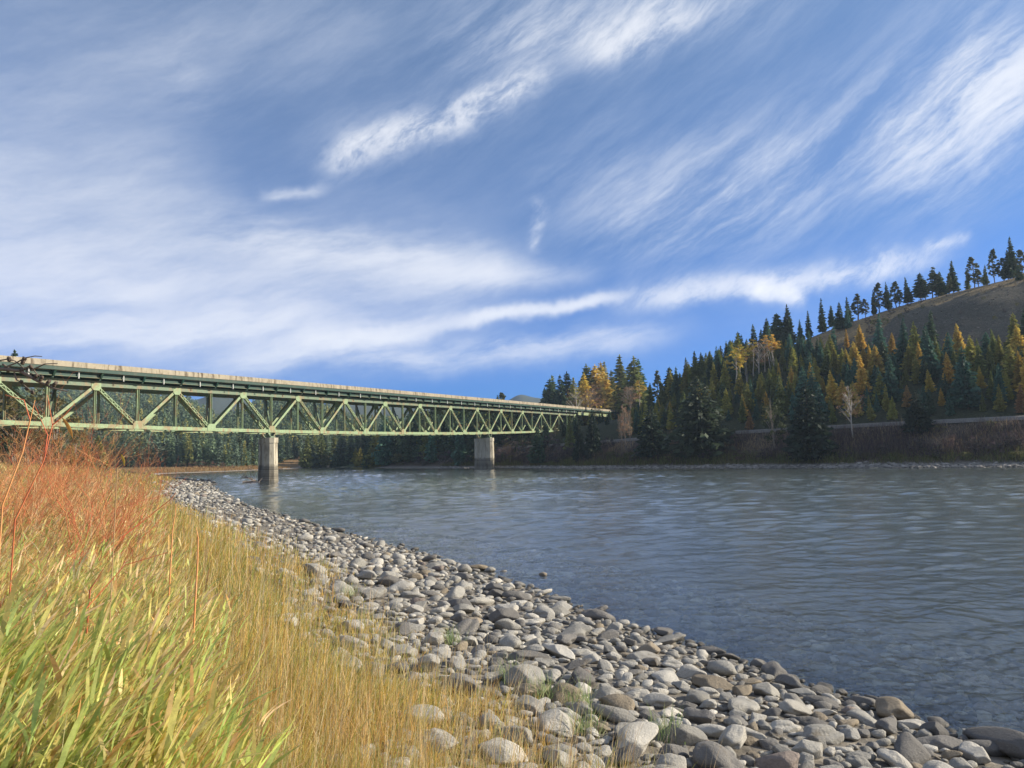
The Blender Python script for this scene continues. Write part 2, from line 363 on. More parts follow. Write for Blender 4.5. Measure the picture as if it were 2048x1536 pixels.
m2 = g.n('ShaderNodeMixShader'); nt.links.new(fr.outputs[0], m2.inputs[0]); nt.links.new(m1.outputs[0], m2.inputs[1]); nt.links.new(gl.outputs[0], m2.inputs[2])
ou = g.n('ShaderNodeOutputMaterial'); nt.links.new(m2.outputs[0], ou.inputs[0])
wa_ = np.radians(np.concatenate([np.arange(-45, -28, .5), np.arange(-28, 37, .115), np.arange(37, 180, 2.)])); wr_ = np.geomspace(4.2, 345, 880)
RA, AA = np.meshgrid(wr_, wa_, indexing='ij'); gx = (RA*np.sin(AA)).ravel(); gy = (RA*np.cos(AA)).ravel(); rr = RA.ravel()
wr = np.random.default_rng(77); zz_ = np.zeros(len(gx)); NW = 64; lam = np.geomspace(.17, 3.2, NW)
gust = np.clip(1+.9*fbm(gx, gy, 22, 91)+.6*fbm(gx, gy, 7, 95), .4, 1.8)
wxp = gx+fbm(gx, gy, 2.2, 97, 3)*.7; wyp = gy+fbm(gx, gy, 2.2, 98, 3)*.7
for L_ in lam:
    th = wr.normal(radians(-72), .85); k_ = 2*pi/L_; fade = np.clip((L_/(np.minimum(rr, 40)**2/2307+.03)-.8)/1., 0, 1)*np.clip((rr*.035/L_)+.2, 0, 1)
    zz_ += (.0040*L_**.66)*fade*np.sin(k_*(wxp*cos(th)+wyp*sin(th))+wr.uniform(0, 6.3))
wz, wdl, wdr, wwet = terrain(gx, gy); zz_ *= gust*np.clip(.35+np.minimum(wdl, wdr)*wwet/5., 0, 1)
dep_ = np.clip(-wz, 0, 3); nA = len(wa_); i_, j_ = np.meshgrid(np.arange(len(wr_)-1), np.arange(nA-1), indexing='ij')
WF = np.stack([i_*nA+j_, i_*nA+j_+1, (i_+1)*nA+j_+1, (i_+1)*nA+j_], -1).reshape(-1, 4)
okv = wwet | (np.minimum(wdl, wdr) < 2.5); WF = WF[okv[WF].all(1)]
prop(obj('water', mesh('water', np.stack([gx, gy, zz_], 1), WF, [wm], smooth=True, col=np.repeat(dep_[:, None], 3, 1))), kind='structure')

# ------------------------------------------------------------------ track bed across the river
def offset_line(P, d0):
    out = []
    for i in range(len(P)):
        a = P[max(i-1, 0)]; c = P[min(i+1, len(P)-1)]; t = (c-a)/np.linalg.norm(c-a)
        out.append(P[i] + np.array([t[1], -t[0]])*d0)
    return np.array(out)
def resample(P, step):
    s = np.concatenate([[0], np.cumsum(np.hypot(*np.diff(P, axis=0).T))]); q = np.arange(0, s[-1], step)
    return np.stack([np.interp(q, s, P[:, 0]), np.interp(q, s, P[:, 1])], 1)
RB = resample(SR[2:11], 3.)
tb = MB(); prof = [(12.0, -.25), (12.3, .22), (12.9, .34), (16.2, .34), (17.2, .02)]
rows = [np.column_stack([offset_line(RB, d), track_z(*RB.T)+h]) for d, h in prof]
TV = np.stack(rows, 1).reshape(-1, 3); k = len(prof); n = len(RB)
TQ = [(i*k+j, (i+1)*k+j, (i+1)*k+j+1, i*k+j+1) for i in range(n-1) for j in range(k-1)]
M_ballast = simple('track_ballast', (.13, .12, .11), (.20, .19, .17), 5., .95, .5, .05, world=True)
prop(obj('track_bed', mesh('track_bed', TV, TQ, [M_ballast])), kind='structure')

# ------------------------------------------------------------------ bridge
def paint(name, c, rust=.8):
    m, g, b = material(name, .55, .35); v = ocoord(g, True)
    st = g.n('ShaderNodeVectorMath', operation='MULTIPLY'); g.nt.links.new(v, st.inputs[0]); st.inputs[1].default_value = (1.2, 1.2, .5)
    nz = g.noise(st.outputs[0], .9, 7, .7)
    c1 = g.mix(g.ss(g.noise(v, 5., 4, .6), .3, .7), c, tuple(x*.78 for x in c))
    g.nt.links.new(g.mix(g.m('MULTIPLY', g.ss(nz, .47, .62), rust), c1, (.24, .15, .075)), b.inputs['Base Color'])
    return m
M_paint = paint('pale_green_paint', (.25, .34, .18)); M_dark = paint('shaded_green_paint', (.007, .048, .034), .12); M_mid = paint('mid_green_paint', (.14, .20, .13), .7)  # M_dark holds the shade under the deck in its colour; M_mid is a darker tone
def concrete(name, a, b_, streak, tide=None):
    m, g, b = material(name, .9, .2); v = ocoord(g, True); s3 = sep3(g, v)
    al = g.m('ADD', g.m('MULTIPLY', s3[0], .455), g.m('MULTIPLY', s3[1], .89))
    ve = g.noise(g.xyz(g.m('MULTIPLY', al, 2.2), g.m('MULTIPLY', s3[2], .35), s3[0]), 1., 6, .65)
    bl = g.noise(v, 1.3, 6, .65)
    c = g.mix(g.ss(bl, .3, .7), a, b_); c = g.mix(g.m('MULTIPLY', g.ss(ve, .48, .66), streak), c, (.10, .075, .05))
    if tide:
        f = g.m('SUBTRACT', 1., g.ss(g.m('ADD', s3[2], g.m('MULTIPLY', g.noise(v, 1.6, 5, .6), 1.2)), tide, tide+.55))
        ring = g.ss(g.noise(g.xyz(0., 0., g.m('MULTIPLY', s3[2], 5.)), 1., 2), .35, .6)
        c = g.mix(g.m('MULTIPLY', f, g.m('MULTIPLY_ADD', ring, .35, .45)), c, (.05, .042, .032))
    g.nt.links.new(c, b.inputs['Base Color']); bump(g, b, g.noise(v, 12., 4, .6), .25, .03)
    return m
M_conc = concrete('parapet_concrete', (.29, .255, .19), (.38, .335, .25), .95); M_pier = concrete('pier_concrete', (.38, .345, .265), (.45, .41, .32), .6, 2.6)
M_white = simple('white_pipe', (.65, .65, .62), (.75, .75, .72), 3)
P1 = np.array([-34.5, 109.6]); BU = np.array([.455, .89]); BU /= np.hypot(*BU); BN = np.array([BU[1], -BU[0]]); PAN = 10.73
SK = np.array([-2.6, 5.6]); KS = float(SK @ BU)        # skewed pier: from near bearing to far bearing
TW = float(-(SK @ BN))                                  # truss spacing
def zt(n): return 14.03 + .115*n - .0012*n*n            # top of parapet
def zb(n): return 7.389 - .15239*n + .02072*n*n         # bottom chord
def bp(n, off, z, far=False):
    p = P1 + BU*PAN*(n-3) + BN*off
    if far: p = p + SK
    return np.array([p[0], p[1], z])
BU3 = np.array([*BU, 0]); BN3 = np.array([*BN, 0]); UP3 = np.array([0, 0, 1.])
br = empty('truss_bridge', (*P1, 0))
prop(br, 'long green steel deck truss bridge with concrete parapet crossing the river', 'bridge')
BR0 = np.array([*P1, 0.])
def bpart(mb, name, mat, label=None, parent=None, smooth=False):
    V = np.concatenate(mb.V) - BR0
    o = obj(name, mesh(name, V, np.concatenate(mb.Q), [mat], smooth=smooth), parent or br)
    if label: o['label'] = label
    return o
N0, N1, NE = -2.0, 13.5, 17.6
OV = 1.55                                              # overhang of the near deck edge
def strip(n0, n1, off_a, off_b, dz_a, dz_b, step=.5, zf=zt):
    mb = MB(); ns = np.arange(n0, n1+1e-6, step); ns[-1] = n1
    for a, b in zip(ns[:-1], ns[1:]):
        P = [bp(a, off_a, zf(a)+dz_a), bp(a, off_b, zf(a)+dz_a), bp(b, off_b, zf(b)+dz_a), bp(b, off_a, zf(b)+dz_a),
             bp(a, off_a, zf(a)+dz_b), bp(a, off_b, zf(a)+dz_b), bp(b, off_b, zf(b)+dz_b), bp(b, off_a, zf(b)+dz_b)]
        mb.hexa(P)
    return mb
def parapet(o1, o2, name):
    mb = MB(); ns = np.arange(N0, NE+.01, .25)
    for a, b in zip(ns[:-1], ns[1:]):
        b_ = b-.0015                                    # open joints between the cast lengths
        for oa, ob, za, zb_ in ((o1, o2, -.60, -.14), (o1+.05, o2-.05, -.14, 0.)):
            mb.hexa([bp(a, oa, zt(a)+za), bp(a, ob, zt(a)+za), bp(b_, ob, zt(b_)+za), bp(b_, oa, zt(b_)+za),
                     bp(a, oa, zt(a)+zb_), bp(a, ob, zt(a)+zb_), bp(b_, ob, zt(b_)+zb_), bp(b_, oa, zt(b_)+zb_)])
    return bpart(mb, name, M_conc)
parapet(OV-.28, OV, 'parapet'); parapet(-TW-OV, -TW-OV+.28, 'parapet')
bpart(strip(N0, NE, -TW-OV+.3, OV-.30, -1.02, -.82), 'deck_slab', M_conc)
bpart(strip(N0, NE, OV-.42, OV-.06, -.99, -.603), 'deck_edge', M_dark)  # coloured dark to stand for the shade below the parapet
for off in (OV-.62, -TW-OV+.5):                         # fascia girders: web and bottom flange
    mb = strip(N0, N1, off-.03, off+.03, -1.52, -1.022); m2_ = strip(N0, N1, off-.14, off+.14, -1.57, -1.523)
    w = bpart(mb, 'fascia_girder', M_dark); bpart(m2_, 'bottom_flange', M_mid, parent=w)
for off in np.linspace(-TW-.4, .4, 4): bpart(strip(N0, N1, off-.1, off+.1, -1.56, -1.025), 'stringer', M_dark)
TC_T, TC_B = -1.78, -2.40                               # top chord below the parapet top
for off in (0., -TW):
    bpart(strip(N0, N1, off-.22, off+.22, TC_B, TC_T), 'top_chord', M_mid)
    tw = off
    mb = strip(N0, N1, off-.22, off+.22, -.24, .20, zf=zb); bpart(mb, 'bottom_chord', M_pale if False else M_paint)
def laced(mb, a, b, w, d, side):
    """two channels with zigzag lacing between them"""
    a = np.asarray(a); b = np.asarray(b); v = b-a; L = np.linalg.norm(v); v /= L
    si = side - v*(side @ v); si /= np.linalg.norm(si); up = np.cross(si, v)
    for s in (-1, 1): mb.bar(a+up*s*w*.42, b+up*s*w*.42, d, w*.20, si)
    k = max(3, int(L/.42))
    for s in (-1, 1):
        for i in range(k):
            p = a+v*L*i/k+up*w*.36*(1 if i % 2 else -1)+si*s*d*.44; q = a+v*L*(i+1)/k+up*w*.36*(-1 if i % 2 else 1)+si*s*d*.44
            mb.bar(p, q, .03, .09, si)
nodes = [k*.5 for k in range(-4, 28)]
for fi, off in enumerate((0., -TW)):
    sh = (KS/PAN if fi else 0.)
    for n in nodes:
        if n+sh > N1+.3: continue
        lower = abs(n-round(n)) < .01
        m_ = n+sh; t_z = zt(m_)+TC_B+.02; b_z = zb(m_)+.20
        mb = MB(); a, b = bp(m_, off, b_z), bp(m_, off, t_z)
        if lower:
            for s in (-1, 1): mb.bar(a+BU3*s*.12, b+BU3*s*.12, .28, .045, BN3)
            mb.bar(a, b, .05, .21, BN3)
        else:
            for s in (-1, 1): mb.bar(a+BU3*s*.09, b+BU3*s*.09, .24, .045, BN3)
            mb.bar(a, b, .05, .15, BN3)
        bpart(mb, 'vertical', M_paint)
        # diagonals from each lower node up to the neighbouring upper nodes
        if lower:
            for s in (-.5, .5):
                if not (N0 <= m_+s <= N1+.2): continue
                q = m_+s; A = bp(m_+s*.04, off, b_z+.05); B = bp(q-s*.04, off, zt(q)+TC_B-.05)
                mb = MB()
                if s > 0:
                    mb.bar(A, B, .30, .05, BN3)
                    v = (B-A)/np.linalg.norm(B-A); up = np.cross(BN3, v)
                    for e in (-1, 1): mb.bar(A+BN3*e*.16, B+BN3*e*.16, .04, .33, BN3)
                else: laced(mb, A, B, .36, .32, BN3)
                bpart(mb, 'diagonal', M_paint)
        # gusset plates, both faces of the chord
        mb = MB(); zc = b_z if lower else t_z; gw, gh = (.66, .52) if lower else (.58, .46)
        for s in (-1, 1):
            c = bp(m_, off+s*.245, zc)
            if lower: P = [(-gw, -.42), (gw, -.42), (gw, .2), (.34, gh), (-.34, gh), (-gw, .2)]
            else: P = [(-gw, .42), (-gw, -.2), (-.3, -gh), (.3, -gh), (gw, -.2), (gw, .42)]
            V = [c+BU3*x+UP3*z+BN3*e for e in (-.014, .014) for x, z in P]
            mb.V.append(np.array(V)); base_ = mb.n; mb.n += 12
            q_ = [(i, (i+1) % 6, 6+(i+1) % 6, 6+i) for i in range(6)] + [(0, 1, 2, 5), (2, 3, 4, 5), (7, 6, 11, 8), (9, 8, 11, 10)]
            mb.Q.append(np.array(q_)+base_)
        bpart(mb, 'gusset_plate', M_paint)
for n in np.arange(N0, N1+.01, .5):                     # floor beams, brackets under the overhang, drains
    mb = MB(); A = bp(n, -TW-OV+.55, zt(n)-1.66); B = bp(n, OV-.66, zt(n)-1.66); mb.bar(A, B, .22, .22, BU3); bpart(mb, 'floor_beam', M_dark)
    mb = MB()
    for o1, o2, zz in ((OV-.1, .2, -1.03),):
        for e in (-.05, .05):
            P = [bp(n, o2, zt(n)-1.75)+BU3*(e-.09), bp(n, o1-.35, zt(n)-1.62)+BU3*(e-.09), bp(n, o1-.35, zt(n)-1.62)+BU3*(e+.09), bp(n, o2, zt(n)-1.75)+BU3*(e+.09),
                 bp(n, o2, zt(n)-1.04)+BU3*(e-.14), bp(n, o1, zt(n)-1.04)+BU3*(e-.14), bp(n, o1, zt(n)-1.04)+BU3*(e+.14), bp(n, o2, zt(n)-1.04)+BU3*(e+.14)]
            if e < 0: mb.hexa(P)
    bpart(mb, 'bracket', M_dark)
    mb = MB(); c = bp(n+.25, OV-.40, zt(n+.25)); mb.tube([c-UP3*1.0, c-UP3*1.75], .065, 8); bpart(mb, 'drain_pipe', M_white)
for n in np.arange(-2, N1-.6, 1.):                      # bottom laterals between the trusses
    for k_ in range(2):
        a = bp(n, 0, zb(n)-.12); b = bp(n+KS/PAN+(.5 if k_ else -.5), -TW, zb(n+.4)-.12)
        if k_ and n > 11.5: continue
        mb = MB(); laced(mb, a, b, .30, .22, UP3); bpart(mb, 'lateral_brace', M_mid)
    a = bp(n, 0, zb(n)+.1); b = bp(n+KS/PAN, -TW, zt(n+KS/PAN)-2.6); mb = MB(); laced(mb, a, b, .26, .2, BU3); bpart(mb, 'sway_brace', M_mid)
# piers: long skewed shafts with pointed octagonal noses and a sunk middle panel
SKu = SK/np.hypot(*SK); SKn = np.array([SKu[1], -SKu[0]]); SLn = float(np.hypot(*SK))
def pier(n, ztop):
    c = P1 + BU*PAN*(n-3)
    root = None
    def ring(z, grow):
        w = .88+grow; a = 1.2+grow; out = []
        # each end is half an octagon, the middle is a thinner web
        for s, y0 in ((-1, 0.), (1, SLn)):
            pts = [(w, y0-s*1.0), (w, y0+s*.25), (w*.33, y0+s*a*.72+s*.1), (-w*.33, y0+s*a*.72+s*.1), (-w, y0+s*.25), (-w, y0-s*1.0)]
            out += pts if s < 0 else pts[::-1]
        # close with the recessed web
        web = w-.30
        P = [(-w, 1.0), (-w, -.25), (-w*.33, -a*.72-.1), (w*.33, -a*.72-.1), (w, -.25), (w, 1.0), (web, 1.25), (web, SLn-1.25), (w, SLn-1.0), (w, SLn+.25), (w*.33, SLn+a*.72+.1), (-w*.33, SLn+a*.72+.1), (-w, SLn+.25), (-w, SLn-1.0), (-web, SLn-1.25), (-web, 1.25)]
        return [np.array([*(c + SKn*x + SKu*y), z]) for x, y in P]
    mb = MB(); zs = [(-2.6, .30), (0., .16), (2.0, .08), (ztop-.75, 0.), (ztop-.74, .10), (ztop, .10)]
    rings = [ring(z, gr) for z, gr in zs]; k = 16
    V = np.concatenate(rings); Q = [(i*k+j, i*k+(j+1) % k, (i+1)*k+(j+1) % k, (i+1)*k+j) for i in range(len(zs)-1) for j in range(k)]
    top = (len(zs)-1)*k; Q += [(top+0, top+1, top+4, top+5), (top+1, top+2, top+3, top+4), (top+15, top+0, top+5, top+6), (top+15, top+6, top+7, top+14), (top+14, top+7, top+8, top+13), (top+13, top+8, top+9, top+12), (top+12, top+9, top+10, top+11)]
    mb.add(V, Q); sh = bpart(mb, 'pier', M_pier)
    for f in (0, 1):
        q = np.array([*(c + SK*f), 0]); nn = n + (KS/PAN if f else 0)
        mb = MB(); zc = zb(nn)-.27
        for s in (-1, 1): mb.bar(q+UP3*(ztop+.06)+BU3*s*.12, q+UP3*zc+BU3*s*.75, .5, .16, BN3)
        mb.bar(q+UP3*(ztop+.12)-BU3*.45, q+UP3*(ztop+.12)+BU3*.45, .8, .22, BN3); mb.tube([q+UP3*(ztop+.3)-BN3*.4, q+UP3*(ztop+.3)+BN3*.4], .16, 10)
        bpart(mb, 'bearing', M_mid)
pier(3, 6.15); pier(9, 6.6)
# approach span and abutments
for off in (.6, -TW/2, -TW-.6):
    mb = strip(N1+.1, NE, off-.16, off+.16, -2.15, -1.03); bpart(mb, 'girder', M_paint)
def block(n0, n1, o0, o1, z0, z1, name):
    mb = MB(); mb.hexa([bp(n0, o0, z0), bp(n0, o1, z0), bp(n1, o1, z0), bp(n1, o0, z0), bp(n0, o0, z1), bp(n0, o1, z1), bp(n1, o1, z1), bp(n1, o0, z1)])
    return bpart(mb, name, M_pier)
block(N1-.02, N1+.08, -TW-1.2, 1.2, 2., 8.2, 'pier'); block(NE-.12, NE+.3, -TW-1.5, 1.5, 3., zt(NE)-1.04, 'abutment'); block(N0-.5, N0-.02, -TW-1.5, 1.5, 0., zt(N0)-1.04, 'abutment')

#PART2
# ------------------------------------------------------------------ labels
ORD = 'first second third fourth fifth sixth seventh eighth ninth tenth eleventh twelfth thirteenth fourteenth fifteenth sixteenth seventeenth eighteenth nineteenth twentieth'.split()
def label_all(items, group, cat):
    """items: (object, phrase, px); a phrase used more than once gets its rank from the left"""
    by = {}
    for o, ph, px in items: by.setdefault(ph, []).append((px, o))
    for ph, L in by.items():
        L.sort(key=lambda t: t[0])
        for i, (px, o) in enumerate(L):
            if len(L) == 1: lab = ph
            elif i == 0: lab = ph + ', leftmost'
            elif i == len(L)-1: lab = ph + ', rightmost'
            else: lab = ph + ', %s from left' % (ORD[i] if i < 20 else str(i+1)+({1: 'st', 2: 'nd', 3: 'rd'}.get((i+1) % 10, 'th')))
            prop(o, lab, cat, group)

# ------------------------------------------------------------------ river stones
import bmesh
def ico(sub):
    bm = bmesh.new(); bmesh.ops.create_icosphere(bm, subdivisions=sub, radius=1.); bm.verts.ensure_lookup_table()
    V = np.array([v.co for v in bm.verts]); F = np.array([[v.index for v in f.verts] for f in bm.faces]); bm.free(); return V, F
ICO = {s: ico(s) for s in (1, 2, 3, 4)}
def stone_shape(D, seed, kind):
    r_ = np.random.default_rng(seed)
    s = np.ones(len(D))
    for k in range(5):
        a = r_.normal(size=3); a *= (1.2+.5*k)/np.linalg.norm(a); s += .20/(1+.55*k)*np.sin(D @ a*1.6 + r_.uniform(0, 6.3))
    P = D*s[:, None]
    for k in range({0: 5, 1: 7, 2: 12, 3: 7}[kind]):        # worn flats
        a = r_.normal(size=3); a /= np.linalg.norm(a); d = P @ a; lim = r_.uniform(.52, .86) if kind == 2 else r_.uniform(.72, .95)
        P -= np.where(d > lim, (d-lim)*.93, 0)[:, None]*a
    asp = {0: (1.08, .87, .58), 1: (1.2, .87, .38), 2: (1.18, .87, .52), 3: (1.45, .76, .46)}[kind]
    return P*np.array(asp)*r_.uniform(.93, 1.07, 3)
def stone_mat(name, src):
    m, g, b = material(name, .82, .25); v = ocoord(g, True)
    c = g.n('ShaderNodeObjectInfo').outputs['Color'] if src == 'obj' else g.n('ShaderNodeVertexColor', layer_name='Col').outputs[0]
    big = g.noise(v, 3.5, 6, .65); sm = g.noise(v, 38., 5, .7); sp = g.noise(v, 120., 2, .6)
    k = g.m('MULTIPLY', g.m('MULTIPLY_ADD', big, .8, .6), g.m('ADD', g.m('MULTIPLY_ADD', sm, .7, .48), g.m('MULTIPLY_ADD', sp, .35, .0)))
    s = g.n('ShaderNodeVectorMath', operation='SCALE'); g.nt.links.new(c, s.inputs[0]); g.nt.links.new(k, s.inputs['Scale'])
    z = sep3(g, v)[2]
    wet = g.m('MULTIPLY', g.m('SUBTRACT', 1., g.ss(g.m('ADD', z, g.m('MULTIPLY', big, .06)), .03, .13)), g.ss(z, -.16, -.03))       # the wet and slimy rim at the waterline
    col = g.mix(g.m('MULTIPLY', wet, .78), s.outputs[0], (.04, .034, .022))
    moss = g.ss(g.noise(v, 2.1, 5, .7), .60, .68)
    col = g.mix(g.m('MULTIPLY', moss, .55), col, (.13, .10, .06))
    g.nt.links.new(col, b.inputs['Base Color']); g.nt.links.new(g.m('MULTIPLY_ADD', wet, -.45, .85), b.inputs['Roughness'])
    bump(g, b, g.m('ADD', g.m('MULTIPLY', sm, .8), g.m('MULTIPLY', big, 1.3)), .7, .045)
    return m
M_boulder = stone_mat('boulder_stone', 'obj'); M_cobble = stone_mat('cobble_stone', 'col')
class Hash:
    def __init__(s, c): s.c = c; s.d = {}
    def ok(s, x, y, r, k, rmax):
        c = s.c; n = int((r+rmax)*k/c)+1; i, j = int(x//c), int(y//c)
        for a in range(i-n, i+n+1):
            for b_ in range(j-n, j+n+1):
                for (X_, Y_, R_) in s.d.get((a, b_), ()):
                    if (X_-x)**2+(Y_-y)**2 < ((R_+r)*k)**2: return False
        return True
    def put(s, x, y, r): s.d.setdefault((int(x//s.c), int(y//s.c)), []).append((x, y, r))
H = Hash(.35); stones = []        # x, y, radius
def throw(n, r0, r1, rmin, rmax, dlo, dhi, k):
    a = np.radians(rng.uniform(-42, 40, n)); r = rmin*(rmax/rmin)**rng.random(n); x = r*np.sin(a); y = r*np.cos(a)
    z, dl, dr, wet = terrain(x, y); d = np.where(wet, -dl, dl); e = d + fbm(x, y, 2.5, 41)*1.3
    okm = (e > dlo) & (e < dhi) & (dl < dr)
    for i in np.nonzero(okm)[0]:
        rad = r0*(r1/r0)**random.random()*(1. if r[i] > 14 else .9)
        if e[i] > 4.5 and random.random() < .62+.25*(e[i]-4.5): continue
        if H.ok(x[i], y[i], rad, k, .36): H.put(x[i], y[i], rad); stones.append((x[i], y[i], z[i], rad, d[i], r[i]))
throw(1500, .20, .29, 4.5, 60, -1., 6.8, .98); throw(8000, .13, .20, 4.5, 60, -3, 7.2, .90)
throw(20000, .085, .13, 4.5, 50, -5, 6.6, .84); throw(20000, .05, .085, 4.5, 26, -4, 6.2, .82); throw(16000, .028, .05, 4.5, 13, -2, 5.8, .82)
throw(9000, .18, .32, 55, 128, -1., 6.2, .86); throw(12000, .12, .18, 45, 118, -1, 6, .86)
x0, y0, _ = (CAM + ray(1086, 1149)*(-3/ray(1086, 1149)[2])); stones.append((x0, y0, -.05, .15, -2., math.hypot(x0, y0)))
x0, y0, _ = (CAM + ray(2000, 1458)*(-3/ray(2000, 1458)[2])); stones.append((x0, y0, -.10, .27, -1., math.hypot(x0, y0)))
x0, y0, _ = (CAM + ray(2040, 1490)*(-2.9/ray(2040, 1490)[2])); stones.append((x0, y0, .0, .42, 0., math.hypot(x0, y0)))
custom = [t[:2] for t in stones[-3:]]
TONES = [('pale grey', (.39, .37, .325), 11), ('mid grey', (.28, .268, .238), 16), ('dark grey', (.16, .152, .14), 8), ('tan brown', (.24, .20, .145), 2), ('reddish grey', (.21, .175, .15), 1)]
tone_w = sum([[i]*t[2] for i, t in enumerate(TONES)], [])
SHN = ['rounded', 'flat', 'blocky', 'long']
rec = []
for (x, y, z, rad, d, r) in stones:
    if r < 60 and d > -1.9: rad *= .86 if rad > .085 else 1.08
    kind = random.choices([0, 1, 2, 3], [3, 4, 7, 2])[0]; var = random.randrange(6); tone = random.choice(tone_w)
    if d > 5.4 and random.random() < .75: tone = 0
    if d < .4 and random.random() < .5: tone = 2
    if (x, y) in custom: tone = 2 if custom.index((x, y)) else 3
    hh_ = {0: .62, 1: .42, 2: .58, 3: .52}[kind]*rad
    zz = z + hh_*random.uniform(.2, .75)
    if -1.7 < d < -.25 and random.random() < .9: zz = min(zz, -.03-hh_)
    p = np.array([x, y, zz]); px, py = proj(p); dep = float((p-CAM) @ CF); size = rad/dep*FPX
    vis = -30 < px < 2078 and py < 1570 and zz + hh_*.6 > .03 and dep > 0 and not (d > 6.3)
    rec.append([p, rad, kind, var, tone, px, py, size if vis else 0, d, r])
order = sorted(range(len(rec)), key=lambda i: -rec[i][7]); big = set(order[:300]); Q1, Q2 = rec[order[55]][7], rec[order[150]][7]
BM = {(k, v): mesh('boulder', stone_shape(ICO[4][0], 100+k*10+v, k), ICO[4][1], [M_boulder], smooth=True) for k in range(4) for v in range(6)}
LOD = {(k, v, l): stone_shape(ICO[l][0], 100+k*10+v, k) for k in range(4) for v in range(6) for l in (1, 2, 3)}
def rotm(rz, rx, ry):
    return np.array(mathutils.Euler((rx, ry, rz)).to_matrix())
CV, CFc, CC, off_ = [], [], [], 0; items = []
for i, (p, rad, kind, var, tone, px, py, size, d, r) in enumerate(rec):
    rz, rx, ry = random.uniform(0, 6.3), random.gauss(0, .16), random.gauss(0, .16)
    jit = random.uniform(.82, 1.18)*(1.7 if d < -.35 and p[2] < 0 else 1.); c = np.array(TONES[tone][1])*jit
    if i in big:
        o = obj('boulder', BM[kind, var]); o.location = p; o.rotation_euler = (rx, ry, rz); o.scale = (rad, rad, rad); o.color = (*c, 1)
        sz = 'big' if size > Q1 else 'medium sized' if size > Q2 else 'smaller'
        band = "at the water's edge" if d < 1.3 else 'in dry grass' if d > 4.9 else 'on upper bank' if d > 3.1 else 'in mid bank'
        wh = 'bottom right corner' if px > 1560 and py > 1380 else 'bottom edge' if py > 1420 else 'right foreground' if px > 1420 else 'lower middle' if py > 1270 else 'centre of photo' if py > 1160 else 'further back'
        if d < -.9: ph = '%s %s %s boulder standing out of the river off the bank' % (sz, SHN[kind], TONES[tone][0])
        else: ph = '%s %s %s boulder %s, %s' % (sz, SHN[kind], TONES[tone][0], band, wh)
        items.append((o, ph, px))
    else:
        l = 3 if r < 11 and rad > .09 else 2 if (r < 24 or rad > .2 and r < 60) else 1
        V = LOD[kind, var, l] @ rotm(rz, rx, ry).T*rad + p
        CV.append(V); CFc.append(ICO[l][1]+off_); off_ += len(V); CC.append(np.tile(c, (len(V), 1)))
label_all(items, 'boulders along the near river bank', 'boulder')
prop(obj('cobbles', mesh('cobbles', np.concatenate(CV), np.concatenate(CFc), [M_cobble], smooth=True, col=np.concatenate(CC))), 'grey river cobbles packed along the near bank down to the bridge', 'cobbles', kind='stuff')

# ------------------------------------------------------------------ grass blades
def blades(P, h, w, lean, bend, colr, seg=4, tipcol=None, face=None, wprof=None):
    """ribbons: root P (n,3), length h, width w, horizontal lean vector (n,2) at the tip, bend power"""
    n = len(P); s = np.linspace(0, 1, seg+1)
    ld = np.hypot(lean[:, 0], lean[:, 1])+1e-6; dx, dy = lean[:, 0]/ld, lean[:, 1]/ld
    th = rng.uniform(0, 2*pi, n) if face is None else face
    sx, sy = np.cos(th), np.sin(th)
    V = np.zeros((n, seg+1, 2, 3)); up = np.sqrt(np.clip(1-np.minimum(ld, .97)**2, .04, 1))
    for k, t in enumerate(s):
        q = t**bend
        cx = P[:, 0]+dx*ld*h*q; cy = P[:, 1]+dy*ld*h*q; cz = P[:, 2]+h*(t*up + (1-up)*(t-q)*.35)
        ww = w*.5*(wprof(t) if wprof else (1-.92*t**1.6))
        for e in (0, 1):
            sg = -1 if e == 0 else 1
            V[:, k, e, 0] = cx+sg*sx*ww; V[:, k, e, 1] = cy+sg*sy*ww; V[:, k, e, 2] = cz
    b0 = (np.arange(n)*(seg+1)*2)[:, None, None]; kk = (np.arange(seg)*2)[None, :, None]
    F = (b0 + kk + np.array([0, 1, 3, 2])[None, None, :]).reshape(-1, 4)
    C = np.repeat(colr[:, None, :], (seg+1)*2, 1).reshape(n, seg+1, 2, 3).copy()
    if tipcol is not None: C = C*(1-s[None, :, None, None]) + tipcol[:, None, None, :]*s[None, :, None, None]
    return V.reshape(-1, 3), F, C.reshape(-1, 3)
class Pile:
    def __init__(s): s.V = []; s.F = []; s.C = []; s.n = 0
    def add(s, V, F, C): s.V.append(V); s.F.append(F+s.n); s.C.append(C); s.n += len(V)
    def obj(s, name, mat, **k): return obj(name, mesh(name, np.concatenate(s.V), np.concatenate(s.F), [mat], col=np.concatenate(s.C), **k))
M_grass = foliage('grass_blades', .48, .0, .5)
def pick(n, palette, wts, jit=.25):
    i = rng.choice(len(palette), n, p=np.array(wts)/sum(wts)); c = np.array(palette)[i]
    return np.clip(c*rng.uniform(1-jit, 1+jit, (n, 1))*rng.uniform(.94, 1.06, (n, 3)), 0, 1)
STRAW = [(.66, .45, .15), (.56, .38, .10), (.74, .58, .30), (.42, .37, .09), (.30, .33, .09), (.48, .27, .08)]
def polar(n, a0, a1, r0, r1, pw=1.):
    a = np.radians(rng.uniform(a0, a1, n)); r = r0*(r1/r0)**(rng.random(n)**pw); return r*np.sin(a), r*np.cos(a), r
def reed_zone(x, y):
    """1 where the tall reeds stand: on the bank top left of a line running away from the viewer"""
    return (x < .10 - .47*y + fbm(x, y, 2.2, 51)*.55)
dry = Pile()
x, y, r = polar(300000, -44, 24, 1.9, 120)
z, dl, dr, wet = terrain(x, y); e = dl + fbm(x, y, 2.0, 44)*1.5 + fbm(x, y, .5, 45)*.5
